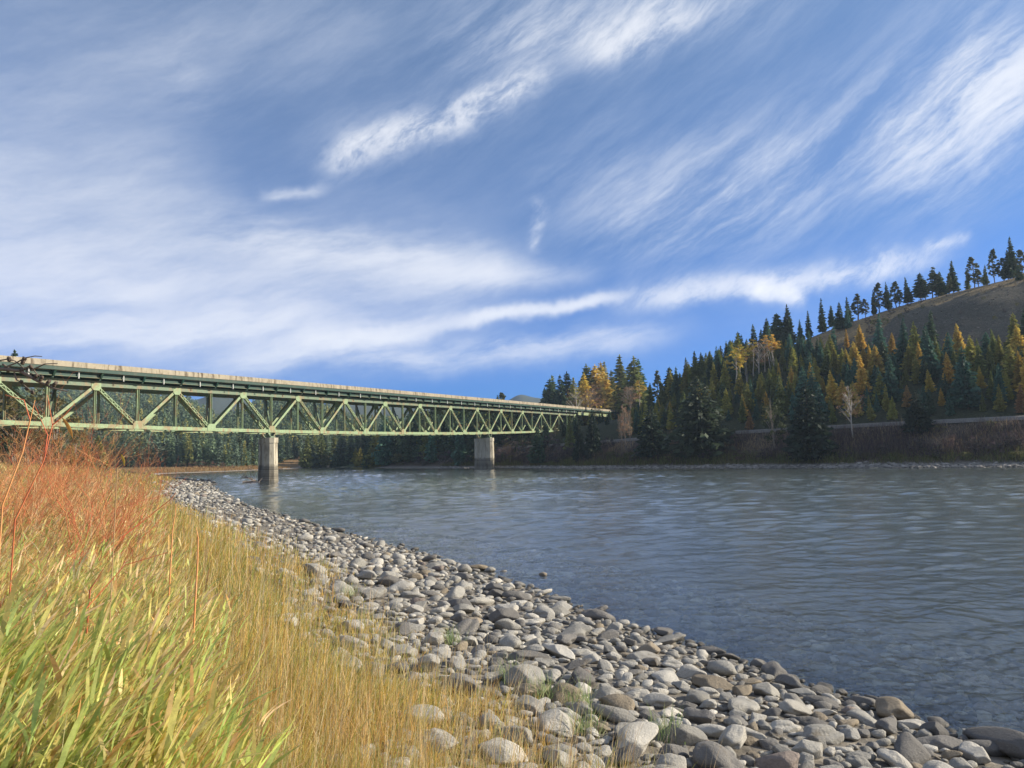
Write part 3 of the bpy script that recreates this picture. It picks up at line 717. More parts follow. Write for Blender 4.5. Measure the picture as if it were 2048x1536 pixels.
dens = np.clip((e-3.6)/1.7, 0, 1)**1.4
keep = (~wet) & (dl < dr) & (rng.random(len(x)) < dens) & (fbm(x, y, .35, 46) > -.42)
rz_ = reed_zone(x, y); keep &= ~(rz_ & (rng.random(len(x)) < .55))
x, y, z, r, e = x[keep], y[keep], z[keep], r[keep], e[keep]; n = len(x)
patchg = np.clip(fbm(x, y, 1.5, 47)*1.4+.45, 0, 1)
tall = np.clip((e-3.3)/3., .4, 1)
h = rng.gamma(6, .065, n)*tall*(.75+.5*fbm(x, y, .9, 48)); h = np.clip(h, .06, .95)
la = rng.normal(.15, 1.7, n); lm = np.abs(rng.normal(.48, .32, n)).clip(.03, .96); lean = np.stack([np.cos(la)*lm, np.sin(la)*lm], 1)
ca = pick(n, STRAW, [3.5, 3, 2.2, 2, 1, 2]); cb = pick(n, STRAW, [1.5, 2, .5, 3, 4, .6]); c = np.where((rng.random(n) < patchg)[:, None], ca, cb)
dry.add(*blades(np.stack([x, y, z-.02], 1), h, np.maximum(.0032, r*.00085)*rng.uniform(.7, 1.5, n), lean, 1.8, c, 4))
# thin taller flowering stalks
x, y, r = polar(9000, -38, 18, 2.5, 60); z, dl, dr, wet = terrain(x, y); e = dl + fbm(x, y, 2., 44)*1.5
k_ = (~wet) & (dl < dr) & (e > 4.7) & (e < 9.5); x, y, z, r = x[k_], y[k_], z[k_], r[k_]; n = len(x)
la = rng.normal(.3, .8, n); lm = np.abs(rng.normal(.2, .18, n)).clip(.02, .8)
dry.add(*blades(np.stack([x, y, z], 1), rng.uniform(.4, .85, n), np.maximum(.003, r*.0007), np.stack([np.cos(la)*lm, np.sin(la)*lm], 1), 1.5, pick(n, [(.66, .56, .36), (.60, .46, .24), (.5, .3, .12)], [3, 2, 1]), 4))
prop(dry.obj('dry_grass', M_grass), 'dry golden grass covering the near bank between reeds and stones', 'grass', kind='stuff')

# tall green and straw coloured reeds on the bank top, bent over to the right by the wind
reed = Pile()
x, y, r = polar(26000, -46, -6, 1.35, 34, 1.05); z, dl, dr, wet = terrain(x, y)
k_ = reed_zone(x, y) & (dl > 5.5) & (fbm(x, y, .45, 52) > -.5); x, y, z, r, dl = x[k_], y[k_], z[k_], r[k_], dl[k_]; n = len(x)
H_ = rng.uniform(.55, 1.0, n)*np.where(y < 2.6, .80, 1.0)*np.clip(.75+fbm(x, y, 1.6, 53)*.5, .55, 1.1)
H_ = np.minimum(H_, np.maximum(3.02 - .0*r - z, .35)*rng.uniform(.8, 1.02, n))
la = rng.normal(.35, .35, n); lm = rng.uniform(.28, .66, n)
lean = np.stack([np.cos(la)*lm, np.sin(la)*lm], 1)
GREEN = [(.50, .62, .18), (.42, .56, .18), (.64, .66, .23), (.70, .62, .27), (.76, .64, .38), (.62, .42, .17), (.60, .54, .19)]
front = np.clip((9.5-y)/7., 0, 1)
stem = pick(n, GREEN[2:], [2, 3, 3, 2, 2]); rust_ = (rng.random(n) < np.clip((r-9)/9, 0, .6)); stem[rust_] = pick(int(rust_.sum()), [(.50, .20, .09), (.56, .30, .13), (.42, .15, .08)], [2, 2, 1])
reed.add(*blades(np.stack([x, y, z-.03], 1), H_, np.maximum(.004, r*.001), lean, 1.35, stem, 5))
ups = np.sqrt(1-lm**2)
for j in range(6):                                     # leaves up the stem
    t = rng.uniform(.25, .98, n); q = t**1.35; ok = rng.random(n) < np.where(r < 9, 1., .75)
    root = np.stack([x+lean[:, 0]*H_*q, y+lean[:, 1]*H_*q, z-.03+H_*(t*ups+(1-ups)*(t-q)*.35)], 1)
    Ln = rng.uniform(.16, .40, n)*np.clip(H_, .5, 1); a2 = la + rng.normal(0, .75, n); m2_ = rng.uniform(.35, .92, n)
    cg = pick(n, GREEN, [5, 4, 4, 2, 1.2, .6, 2]); cs = pick(n, GREEN, [1, 1, 2, 3, 4, 3, 2]); cc_ = np.where((rng.random(n) < .22+.72*front)[:, None], cg, cs)
    fa = a2 + pi/2 + rng.normal(0, .5, n)
    reed.add(*blades(root[ok], Ln[ok], (np.maximum(.018*rng.uniform(.55, 1.3, n), r*.0017))[ok], np.stack([np.cos(a2)*m2_, np.sin(a2)*m2_], 1)[ok], 1.5, cc_[ok], 4, face=fa[ok], wprof=lambda t: (.35+2.2*t)*(1-t)**.75*1.25+.02, tipcol=(cc_*np.array([1.15, .95, .85]))[ok]))
k_ = rng.random(n) < .4; m = int(k_.sum()); la2 = rng.uniform(0, 6.3, m); lm2 = rng.uniform(.5, .97, m)   # dead thatch tangled through the stand
reed.add(*blades(np.stack([x[k_], y[k_], z[k_]+rng.uniform(0, .75, m)*H_[k_]], 1), rng.uniform(.2, .5, m), np.maximum(.004, r[k_]*.0011), np.stack([np.cos(la2)*lm2, np.sin(la2)*lm2], 1), 1.3, pick(m, [(.66, .56, .34), (.55, .42, .22), (.72, .64, .42), (.42, .28, .13)], [3, 3, 2, 2]), 3))
prop(reed.obj('reeds', M_grass), 'tall green and yellow reeds leaning right on the bank top at left', 'reeds', kind='stuff')

# ------------------------------------------------------------------ red-stemmed shrubs on the bank
def bark(name, c, c2, rough=.7): return simple(name, c, c2, 9., rough, .2, .01)
M_red = [bark('red_twig_bark', (.46, .10, .05), (.50, .18, .07)), bark('orange_twig_bark', (.56, .24, .085), (.58, .30, .13)), bark('tan_twig_bark', (.42, .26, .12), (.50, .33, .17))]
M_grey = bark('grey_twig_bark', (.15, .115, .09), (.22, .17, .13))
def twig_shrub(mb, H0, n_stem, rs, thick, spread, lean, depth=3, thin=.3):
    def grow(p, d, L, rad, lev):
        k = 5 if lev < 2 else 4; pts = [p]; q = p.copy(); dd = d.copy()
        for i in range(k):
            dd = dd + rs.normal(0, .11, 3) + np.array([0, 0, .03]); dd /= np.linalg.norm(dd); q = q + dd*L/k; pts.append(q.copy())
        mb.tube(pts, np.linspace(rad, rad*.45, k+1), 4 if lev < 1 else 3)
        if lev < depth:
            for i in range(rs.integers(2, 5)):
                j = rs.integers(1, k+1); nd = dd + rs.normal(0, .42, 3); nd[2] = abs(nd[2])*.8+.15; nd /= np.linalg.norm(nd)
                grow(np.array(pts[j]), nd, L*rs.uniform(.4, .62), rad*.55, lev+1)
    for s in range(n_stem):
        d = np.array([rs.normal(lean, spread), rs.normal(0, spread), 1.]); d /= np.linalg.norm(d)
        grow(np.array([rs.normal(0, .08), rs.normal(0, .08), -.05]), d, H0*rs.uniform(.5, .75), thick*rs.uniform(.7, 1.2), 0)
spots = [(random.Random(i).uniform(-30, 235-30*(i < 6)), 900, 10.5+i*.6, 1.0+.25*math.sin(i*2.3), i % 3) for i in range(15)] + [(60, 905, 5.2, .7, 0), (30, 880, 7.5, 1.0, 1), (120, 900, 8.5, .95, 0), (185, 900, 10.5, 1.1, 1), (240, 915, 12.5, 1.0, 0), (150, 890, 13., 1.3, 1), (90, 880, 11., 1.3, 2), (20, 870, 13, 1.4, 0),
         (215, 905, 16, 1.1, 2), (-60, 880, 9, 1.4, 0), (140, 930, 6.8, .8, 1), (265, 925, 18, 1.0, 1), (60, 880, 16., 1.5, 1), (205, 930, 8.2, .75, 0), (170, 895, 18, 1.3, 0), (300, 935, 22, .9, 2), (110, 890, 21, 1.4, 1), (10, 930, 4.0, .5, 0)]
items = []; tn = ['red stemmed', 'orange stemmed', 'tan stemmed']
for i, (px, py, dep, hh_, c) in enumerate(spots):
    p = CAM + ray(px, py)*dep; gz_ = tz1(p[0], p[1]); rs = np.random.default_rng(300+i); mb = MB()
    twig_shrub(mb, hh_*1.75, 10 if dep > 9 else 4, rs, .0075 if dep > 9 else .005, .30, .22)
    o = obj('twig_shrub', mb.me('twig_shrub', [M_red[c]], True), None, (p[0], p[1], gz_))
    items.append((o, '%s leafless shrub %s' % (tn[c], 'close by in the reeds at the left edge' if dep < 7 else 'among the reeds on the bank top' if dep < 12 else 'further back on the bank under the bridge'), px))
label_all(items, 'leafless shrubs on the near bank', 'shrub')
# the long bare stalks standing up in front of the bridge
def stalk(pts, dep, rad, mat, label, name='bare_stalk'):
    W3 = [CAM + ray(px, py)*(dep+dd) for px, py, dd in pts]; g0 = tz1(W3[0][0], W3[0][1])
    b0 = np.array([W3[0][0]-.05, W3[0][1], g0-.03])
    W3 = [b0] + W3; o0 = W3[0]; mb = MB(); mb.tube([w-o0 for w in W3], np.linspace(rad, rad*.35, len(W3)), 6)
    o = obj(name, mb.me(name, [mat], True), None, o0); prop(o, label, 'stalk'); return o, [w-o0 for w in W3]
s1, w1_ = stalk([(5, 1010, 0), (45, 905, .05), (70, 800, .1)], 4.4, .0060, M_red[1], 'thick orange stalk rising at the left edge in front of the bridge')
s2, w2_ = stalk([(30, 1040, 0), (88, 920, .05), (105, 850, .1), (95, 790, .15)], 4.8, .0055, M_red[0], 'dark red forked stalk right of the thick orange stalk')
for s_, w_, tips in ((s1, w1_, [((45, 905), (60, 840), (48, 800), (10, 790))]), (s2, w2_, [((88, 920), (95, 870), (70, 812)), ((105, 850), (130, 830), (150, 806))])):
    for t_ in tips:
        mb = MB(); dep = 4.47 if s_ is s1 else 4.88; o0 = np.array(s_.location)
        mb.tube([CAM+ray(*q)*(dep+.02*i)-o0 for i, q in enumerate(t_)], np.linspace(.0048, .0018, len(t_)), 5); obj('twig', mb.me('twig', [M_red[0]], True), s_)
stalk([(180, 1180, 0), (250, 1070, .2), (340, 1000, .3), (352, 985, .3)], 5.2, .0065, M_red[0], 'long red stem slanting up out of the reeds toward the stones')
stalk([(100, 1350, 0), (170, 1220, .1), (250, 1130, .2), (335, 1105, .3)], 4.2, .006, M_red[0], 'lower red stem slanting through the green reeds at left')
stalk([(395, 1120, 0), (396, 1075, 0), (392, 1055, 0)], 5.5, .008, M_red[1], 'short upright orange stem standing in the dry grass')
stalk([(345, 1060, 0), (350, 1030, 0), (352, 1008, 0)], 6.5, .007, M_red[1], 'slim upright orange stem beside the edge of the reeds')
stalk([(235, 935, 0), (262, 915, 0), (294, 893, 0)], 5.0, .004, M_red[2], 'pale straw stalk with seed head sticking out over the far trees')
# curled dead leaves hanging on the stalks
def leaf(px, py, px2, py2, dep, w, colr, label):
    a = CAM+ray(px, py)*dep; b = CAM+ray(px2, py2)*dep; s = np.linspace(0, 1, 9); V = []
    dv = (b-a); L = np.linalg.norm(dv); dv /= L; sd = np.cross(dv, CF); sd /= np.linalg.norm(sd)
    for t in s:
        c = a+(b-a)*t + sd*.06*L*sin(pi*t); ww = w*sin(pi*min(t*.93+.05, 1))
        V += [c-sd*ww, c+CF*ww*.5, c+sd*ww]
    V = np.array(V)-a; F = [(i*3+j, i*3+j+1, i*3+j+4, i*3+j+3) for i in range(8) for j in range(2)]
    o = obj('dead_leaf', mesh('dead_leaf', V, np.array(F), [M_grass], smooth=True, col=np.tile(colr, (len(V), 1))), None, a); prop(o, label, 'leaf')
leaf(124, 835, 146, 878, 3.1, .008, (.62, .30, .08), 'long orange dead leaf hanging across the lower bridge chord')
leaf(242, 908, 249, 932, 4.6, .008, (.60, .42, .08), 'curled yellow dead leaf hanging over the bank skyline')

# alder branch with old cones reaching in at the left edge
al = empty('alder_branch', CAM+ray(-330, 900)*2.9); prop(al, 'bare grey alder branch with dark cones reaching in over the bridge end', 'branch')
A0 = np.array(al.location); gz_ = tz1(A0[0], A0[1]); al.location = (A0[0], A0[1], gz_); A0[2] = gz_
def pp(px, py, d=2.9): return CAM+ray(px, py)*d - A0
mb = MB(); mb.tube([(0, 0, -.1), pp(-320, 1000), pp(-250, 800), pp(-120, 745), pp(0, 738), pp(40, 742), pp(75, 762), pp(105, 776), pp(135, 783)], np.linspace(.014, .0022, 9), 6)
o = mb.build('stem', M_grey, al, True)
for tw_ in ([(-120, 745), (0, 721), (18, 718), (30, 722), (60, 746), (75, 752)], [(-10, 742), (30, 727), (50, 716), (70, 712), (84, 713)], [(62, 741), (90, 728), (115, 727)], [(5, 728), (28, 742), (33, 760), (42, 764), (55, 776), (66, 785)], [(40, 742), (62, 730), (72, 746), (84, 757)]):
    mb = MB(); mb.tube([pp(*q) for q in tw_], np.linspace(.0035, .0015, len(tw_)), 5); mb.build('twig', M_grey, al, True)
M_cone = simple('alder_cone', (.05, .04, .035), (.12, .09, .07), 60, .9)
cone_me = mesh('cone', ICO[2][0]*np.array([.0068, .0068, .009])*(1+.18*np.sin(ICO[2][0] @ np.array([9., 14, 21])))[:, None], ICO[2][1], [M_cone], smooth=True)
for cx_, cy_ in [(125, 180), (130, 205), (335, 185), (310, 245), (320, 225), (425, 300), (300, 340), (290, 360), (500, 420), (470, 455), (575, 440), (560, 470), (670, 500), (650, 525), (740, 545), (760, 525), (295, 500), (365, 595), (445, 645), (110, 345)]:
    o = obj('cone', cone_me, al, pp(cx_/6.83, 690+cy_/6.83)); o.rotation_euler = (random.uniform(-.8, .8), random.uniform(-.8, .8), 0)

# ------------------------------------------------------------------ tufts of green grass between the stones
items = []
for i, (px, py) in enumerate([(1330, 1480), (1170, 1470), (1085, 1400), (905, 1290), (1160, 1420), (700, 1195), (1020, 1370)]):
    p = at(px, py); P_ = Pile(); n = 90; rs = rng
    root = np.stack([rs.normal(0, .07, n), rs.normal(0, .07, n), np.full(n, -.03)], 1); la = rs.uniform(0, 6.3, n); lm = rs.uniform(.1, .7, n)
    P_.add(*blades(root, rs.uniform(.16, .38, n), np.full(n, .007), np.stack([np.cos(la)*lm, np.sin(la)*lm], 1), 1.6, pick(n, [(.22, .32, .12), (.34, .40, .18), (.5, .46, .26)], [3, 2, 1]), 4))
    o = P_.obj('grass_tuft', M_grass); o.location = p
    items.append((o, 'green grass tuft growing between boulders %s' % ('near the bottom edge' if py > 1440 else 'by the dry grass' if py > 1300 else 'further up the bank'), px))
label_all(items, 'green tufts between the stones', 'grass tuft')

# ------------------------------------------------------------------ trees
M_leaf = foliage('tree_foliage', .30, .5, .7)
M_bark = simple('conifer_bark', (.10, .07, .05), (.17, .12, .085), 4, .95, .4, .05); M_birch = simple('pale_bark', (.36, .32, .27), (.46, .42, .36), 6, .8)
M_brown = simple('broadleaf_bark', (.20, .16, .13), (.30, .25, .20), 4, .9)
def sprays(C, D, L, Wd, col, rs):
    """leaf sprays: diamonds centred on C, long axis D, length L, width Wd"""
    n = len(C); D = D/np.linalg.norm(D, axis=1)[:, None]
    r_ = rs.normal(size=(n, 3)); r_[:, 2] *= .6; S = np.cross(D, r_); S /= np.linalg.norm(S, axis=1)[:, None]+1e-9
    L = L[:, None]; Wd = Wd[:, None]
    V = np.stack([C-D*L*.5, C+S*Wd*.5-D*L*.08, C+D*L*.5, C-S*Wd*.5-D*L*.08], 1).reshape(-1, 3)
    return V, np.arange(n*4).reshape(n, 4), np.repeat(col, 4, 0)
def tint(n, c, rs, j=.3): return np.clip(np.array(c)*rs.uniform(1-j, 1+j, (n, 1))*rs.uniform(.92, 1.08, (n, 3)), 0, 1)
def conifer_mesh(seed, rad, colr, lev=34, bare=.06, power=.85, size=.84, droop=.35, ragged=.38, name='crown', npb=8):
    rs = np.random.default_rng(seed); C = []; D = []; L = []
    for i in range(lev):
        z = bare + (1-bare)*(i+rs.uniform(-.3, .3))/lev; z = min(max(z, bare), .985)
        R = 1.18*rad*max((1-z)/(1-bare), 0.02)**power*rs.uniform(1-ragged, 1.06)+.008; R *= min(1, .62+(z-bare)*4)
        nb = int(np.clip(4+R*46, 4, 11)); a0 = rs.uniform(0, 6.3)
        for b_ in range(nb):
            if rs.random() < .10: continue
            a = a0+2*pi*b_/nb+rs.normal(0, .2); Rb = R*rs.uniform(.65, 1.12); m = max(2, int(npb*Rb/rad)+2)
            for t in np.linspace(.28, 1, m):
                c = np.array([cos(a)*Rb*t, sin(a)*Rb*t, z - droop*Rb*t*.8 + droop*Rb*t*t*.45]); c += rs.normal(0, .07, 3)*Rb*np.array([1, 1, .6])
                C.append(c); D.append(np.array([cos(a), sin(a), -droop*.6+rs.normal(0, .25)]) + rs.normal(0, .35, 3)); L.append((.042+.36*Rb)*rs.uniform(.7, 1.3)*size)
    for k in range(5): C.append(np.array([0, 0, .955+.012*k])); D.append(np.array([rs.normal(0, .25), rs.normal(0, .25), 1.])); L.append(.04)
    C = np.array(C); L = np.array(L); V, F, K = sprays(C, np.array(D), L, L*rs.uniform(.48, .75, len(L)), tint(len(C), colr, rs), rs)
    return mesh(name, V, F, [M_leaf], col=K)
def trunk_mesh(r0, mat, h=.97, seed=0, branches=0):
    mb = MB(); mb.tube([(0, 0, -.03), (0, 0, .3*h), (.004, 0, .65*h), (0, .002, h)], [r0, r0*.8, r0*.5, r0*.12], 7)
    rs = np.random.default_rng(seed)
    for k in range(branches):
        z = rs.uniform(.25, .9); a = rs.uniform(0, 6.3); R = .14*(1-z)+.02
        mb.tube([(0, 0, z), (cos(a)*R*.6, sin(a)*R*.6, z+.01), (cos(a)*R, sin(a)*R, z-.01)], [r0*.25, r0*.15, r0*.06], 3)
    return mb.me('trunk', [mat], True)
def clump_crown(seed, colr, nclump, per, zc, rx, rz_, lsize, bare_w=0., shape='round'):
    rs = np.random.default_rng(seed); C = []; D = []
    for k in range(nclump):
        u = rs.normal(size=3); u /= np.linalg.norm(u); q = rs.uniform(.45, 1.)**.6
        f = 1. if shape == 'round' else (.22+1.0*(1-(u[2]*q+1)/2))
        cen = np.array([u[0]*rx*q*f, u[1]*rx*q*f, zc+u[2]*rz_*q]); cr = rs.uniform(.2, .36)*rx*(.72 if shape == 'cone' else 1)
        P = rs.normal(size=(per, 3)); P /= np.linalg.norm(P, axis=1)[:, None]; P *= (rs.random((per, 1))**.45)*cr; P[:, 2] *= .65
        C.append(cen+P); D.append(P/cr*.8+rs.normal(0, .6, (per, 3))+np.array([0, 0, .15]))
    C = np.concatenate(C); D = np.concatenate(D); L = rs.uniform(.6, 1.35, len(C))*lsize
    V, F, K = sprays(C, D, L, L*rs.uniform(.45, .8, len(L)), np.repeat(tint(nclump, colr, rs, .32), per, 0)*rs.uniform(.8, 1.2, (len(C), 1)), rs)
    return mesh('crown', V, F, [M_leaf], col=K)
def limb_trunk(seed, mat, r0, nl, z0, z1, spread, stems=1):
    mb = MB(); rs = np.random.default_rng(seed)
    for s in range(stems):
        bx, by = (rs.normal(0, .012*stems), rs.normal(0, .012*stems)) if stems > 1 else (0, 0); lx, ly = rs.normal(0, .05, 2)*(1 if stems > 1 else .5)
        P = [np.array([bx+lx*t+rs.normal(0, .004), by+ly*t+rs.normal(0, .004), -.02+t*.97]) for t in np.linspace(0, 1, 7)]
        rr = r0/(stems**.5); mb.tube(P, np.linspace(rr, rr*.18, 7), 6)
        for k in range(nl):
            z = rs.uniform(z0, z1); i = z*6; b0 = P[int(i)]*(1-i % 1)+P[min(int(i)+1, 6)]*(i % 1); a = rs.uniform(0, 6.3); R = spread*(1.08-z)*rs.uniform(.6, 1.2)
            p1 = b0+np.array([cos(a)*R*.5, sin(a)*R*.5, R*.75]); p2 = b0+np.array([cos(a)*R, sin(a)*R, R*1.5]); mb.tube([b0, p1, p2], [rr*.4, rr*.25, rr*.08], 4)
            for q in range(3):
                a2 = a+rs.normal(0, .8); mb.tube([p1, p1+np.array([cos(a2)*R*.4, sin(a2)*R*.4, R*.5])], [rr*.18, rr*.05], 3)
    return mb.me('trunk', [mat], True)
DK, BG_, OL, YG, GO, TA = (.062, .100, .055), (.072, .150, .105), (.175, .195, .055), (.31, .29, .065), (.58, .41, .08), (.40, .26, .14)
TR0 = trunk_mesh(.012, M_bark, branches=14); TRS = trunk_mesh(.011, M_bark)
KIND = {
 'dark': [(conifer_mesh(11+i, (.15, .19, .24, .17, .13, .21)[i], DK, power=(.8, .95, .75, .65, .9, .6)[i], droop=(.35, .5, .2, .4, .3, .45)[i], bare=(.06, .1, .04, .15, .06, .08)[i]), TRS) for i in range(6)],
 'blue': [(conifer_mesh(31+i, (.18, .24, .21)[i], BG_, power=(.85, .8, .95)[i], ragged=.4), TRS) for i in range(3)],
 'olive': [(conifer_mesh(51+i, (.16, .20, .14)[i], OL, power=.8), TRS) for i in range(3)],
 'far': [(conifer_mesh(171+i, (.17, .20, .15)[i], ((.085, .120, .07), (.10, .125, .06), (.07, .105, .075))[i], size=.72, npb=9), TRS) for i in range(3)],
 'lime': [(conifer_mesh(61+i, (.15, .19)[i], YG, power=.8), TRS) for i in range(2)],
 'gold': [(conifer_mesh(71+i, (.17, .22, .15)[i], (GO, (.54, .40, .09), (.50, .34, .07))[i], power=(.85, .75, .8)[i], droop=.15, ragged=.3, size=.85), TRS) for i in range(3)],
 'rust': [(conifer_mesh(81+i, (.20, .16)[i], (.36, .20, .08), power=.8, ragged=.35, size=.75), TR0) for i in range(2)],
 'pine': [(clump_crown(91+i, (.10, .118, .062), 70+8*i, 24, .58, (.18, .22, .17, .24)[i], .44, .045, shape='cone'), limb_trunk(191+i, M_bark, .017, 14, .25, .9, .16)) for i in range(4)],
 'aspen': [(clump_crown(111+i, (GO, (.56, .36, .07))[i], 26, 26, .74, .15, .25, .030), limb_trunk(211+i, M_birch, .013, 9, .5, .9, .2, 1+i)) for i in range(2)],
 'bare': [(clump_crown(121+i, (.33, .20, .11), 44, (11, 24)[i], .64, .19, .32, .016), limb_trunk(221+i, M_birch if i == 0 else M_brown, .012, 26, .3, .93, .26, 1+2*i)) for i in range(2)],
 'bushy': [(clump_crown(131+i, ((.085, .085, .028), (.12, .10, .03), (.06, .075, .028))[i], 46, 34, .55, .30, .42, .034), limb_trunk(231+i, M_brown, .016, 10, .2, .8, .25, 2)) for i in range(3)],
 'big': [(conifer_mesh(141+i, (.30, .27)[i], ((.062, .085, .05), (.026, .042, .028))[i], lev=40, power=(.62, .75)[i], ragged=.3, npb=9, size=.62, bare=.03), TRS) for i in range(2)],
}
TNAME = dict(dark=('conifer_tree', 'dark green conifer', 'conifer'), blue=('conifer_tree', 'blue green conifer', 'conifer'), olive=('conifer_tree', 'olive green conifer', 'conifer'), lime=('conifer_tree', 'yellow green conifer', 'conifer'), far=('conifer_tree', 'soft green conifer', 'conifer'),
             gold=('larch_tree', 'golden larch', 'larch'), rust=('larch_tree', 'rusty brown larch', 'larch'), pine=('pine_tree', 'dark pine with clumped crown', 'pine'), aspen=('broadleaf_tree', 'yellow leaved pale trunked tree', 'tree'),
             bare=('broadleaf_tree', 'nearly bare tan tree', 'tree'), bushy=('broadleaf_tree', 'bushy brown green tree', 'tree'), big=('spruce_tree', 'big broad dark spruce', 'spruce'))
TREES = []
def tree(kind, p, h, where, wx=1., label=None, var=None):
    px, py = proj(p + np.array([0, 0, h*.5])); dep = float((p-CAM) @ CF)
    TREES.append([kind, np.array(p), h, where, wx, label, px, py, h/dep*FPX if -40 < px < 2090 and dep > 0 else 0, var])
TH = Hash(4.)
SPEC = []
def covers(p, h):
    px, y1 = proj(p); y0 = proj(p+np.array([0, 0, h]))[1]; dp = float((p-CAM) @ CF); hw = (y1-y0)*.12+2
    for sx, sy0, sy1, sd_ in SPEC:
        if dp < sd_+1 and abs(px-sx) < hw+(sy1-sy0)*.12 and y0 < sy0+(sy1-sy0)*.62 and y1 > sy0+4: return True
    return False
def region(n, xr, yr, cond, kinds, hfun, where, rad, k=1.):
    x = rng.uniform(*xr, n); y = rng.uniform(*yr, n); z, dl, dr, wet = terrain(x, y); okm = (~wet) & cond(x, y, dl, dr)
    for i in np.nonzero(okm)[0]:
        if not TH.ok(x[i], y[i], rad, k, 3.): continue
        p = np.array([x[i], y[i], z[i]]); kd, h, w = kinds(p), hfun(p), where
        if h <= 0: continue
        q_ = proj(p)
        if 700 < q_[0] < 1085 and p[1] > 150:
            while h > 3 and proj(p+np.array([0, 0, h]))[1] < 712+.0832*q_[0]+7: h *= .9
        if covers(p, h):
            h *= .55
            if covers(p, h): continue
        TH.put(x[i], y[i], rad); tree(kd, p - np.array([0, 0, .2]), h, w)
def tree_px(kind, px, ty, by, where, wx=1., label=None, var=None, dmin=None, extra=0):
    p = at(px, by)
    if dmin: p = (CAM + ray(px, by)*dmin); p[2] = tz1(p[0], p[1])
    h = hgt(p, proj(p)[1]-ty); TH.put(p[0], p[1], 1.3); SPEC.append((px, ty, proj(p)[1], float((p-CAM) @ CF))); tree(kind, p-np.array([0, 0, .15]), h, where, wx, label, var)
for px, ty, by in [(2025, 470, 548), (2008, 513, 558), (1989, 494, 561), (1949, 510, 568), (1906, 519, 579), (1865, 532, 588), (1841, 544, 591), (1792, 560, 607), (1777, 562, 613), (1758, 562, 619), (1716, 587, 635), (1731, 595, 632), (1850, 557, 592), (1872, 545, 588), (1798, 577, 607), (1957, 538, 567), (2016, 498, 556), (2046, 495, 551), (1899, 546, 580), (1876, 556, 587)]:
    tree_px('pine' if (px*7+ty) % 5 > 1 else 'dark', px, ty, by, 'on the crest of the bare slope', 1. if by-ty > 50 else 1.2)
for px, ty, by, kd in [(1970, 528, 562, 'olive'), (1884, 540, 585, 'dark'), (1818, 551, 603, 'dark'), (1748, 578, 622, 'dark'), (1699, 592, 645, 'dark'), (1680, 603, 660, 'dark'), (1694, 611, 657, 'blue'), (1664, 609, 658, 'dark'), (1645, 595, 662, 'dark'), (1618, 619, 670, 'dark'), (1601, 637, 680, 'blue'),
                       (1580, 606, 690, 'dark'), (1558, 624, 690, 'dark'), (1509, 647, 700, 'dark'), (1935, 545, 570, 'olive'), (2040, 530, 560, 'dark')]:
    tree_px(kd, px, ty, by, 'on the skyline of the slope')
for px, ty, by, kd in [(1694, 656, 696, 'gold'), (1721, 647, 700, 'gold'), (1710, 680, 732, 'gold'), (1784, 664, 722, 'gold'), (1921, 643, 716, 'gold'), (1899, 702, 768, 'gold'), (1962, 730, 778, 'gold'), (1861, 736, 785, 'gold'), (1727, 707, 790, 'gold'), (1669, 739, 812, 'gold'), (1753, 688, 750, 'gold'),
                       (1729, 690, 742, 'gold'), (1741, 687, 738, 'gold'), (1818, 685, 745, 'lime'), (2043, 766, 826, 'rust'), (1586, 692, 750, 'lime'), (1658, 686, 748, 'olive'), (1671, 690, 750, 'lime'), (1687, 757, 812, 'gold'), (1743, 788, 842, 'lime'), (1667, 805, 846, 'olive'), (1786, 790, 840, 'lime'), (1816, 768, 815, 'rust'),
                       (1430, 722, 780, 'lime'), (1452, 716, 778, 'lime'), (1480, 735, 790, 'olive'), (1455, 775, 830, 'lime'), (1485, 790, 845, 'olive'), (1520, 745, 800, 'lime'), (1540, 735, 790, 'olive'), (1999, 668, 730, 'lime'), (1440, 780, 830, 'olive'), (1500, 820, 860, 'rust'), (1480, 560+185, 790, 'gold')]:
    tree_px(kd, px, ty, by, 'on the wooded slope')
for px, ty, by, kd in [(1473, 698, 785, 'aspen'), (1492, 690, 765, 'aspen'), (1507, 676, 752, 'aspen'), (1519, 678, 758, 'bare'), (1545, 662, 746, 'aspen'), (1552, 672, 740, 'aspen'), (1530, 672, 744, 'bare'), (1483, 686, 770, 'aspen')]:
    tree_px(kd, px, ty, by, 'high on the slope near the skyline', 1.15)
# trees on the bank below the track
tree_px('big', 1407, 752, 908, '', 1.3, 'big broad dark spruce with sunlit tip standing on the far bank', 0)
tree_px('big', 1308, 806, 914, '', 1.15, 'dark low spruce on the far bank left of the big broad spruce', 1)
tree_px('big', 1622, 760, 920, '', 1.15, 'very dark broad spruce on the far bank left of the pale birch', 1)
tree_px('big', 1838, 778, 866, '', 1.25, 'dark round topped conifer beside the track right of the birch', 1)
tree_px('bushy', 1550, 788, 900, '', .8, 'bushy tree with several pale stems on the bank between two dark spruces', 2)
tree_px('bare', 1706, 762, 876, '', 1.25, 'pale leafless birch standing beside the track in front of golden larches', 0)
tree_px('big', 1187, 815, 920, '', .7, 'tall dark spruce on the far bank hiding the end of the bridge truss', 1)
tree_px('big', 1160, 838, 922, '', .6, 'narrow dark spruce just left of the one hiding the bridge end', 1)
for px, ty, by in [(1252, 800, 905), (1262, 812, 905), (1244, 818, 908)]: tree_px('bare', px, ty, by, 'on the far bank by the end of the bridge', .5, var=1)
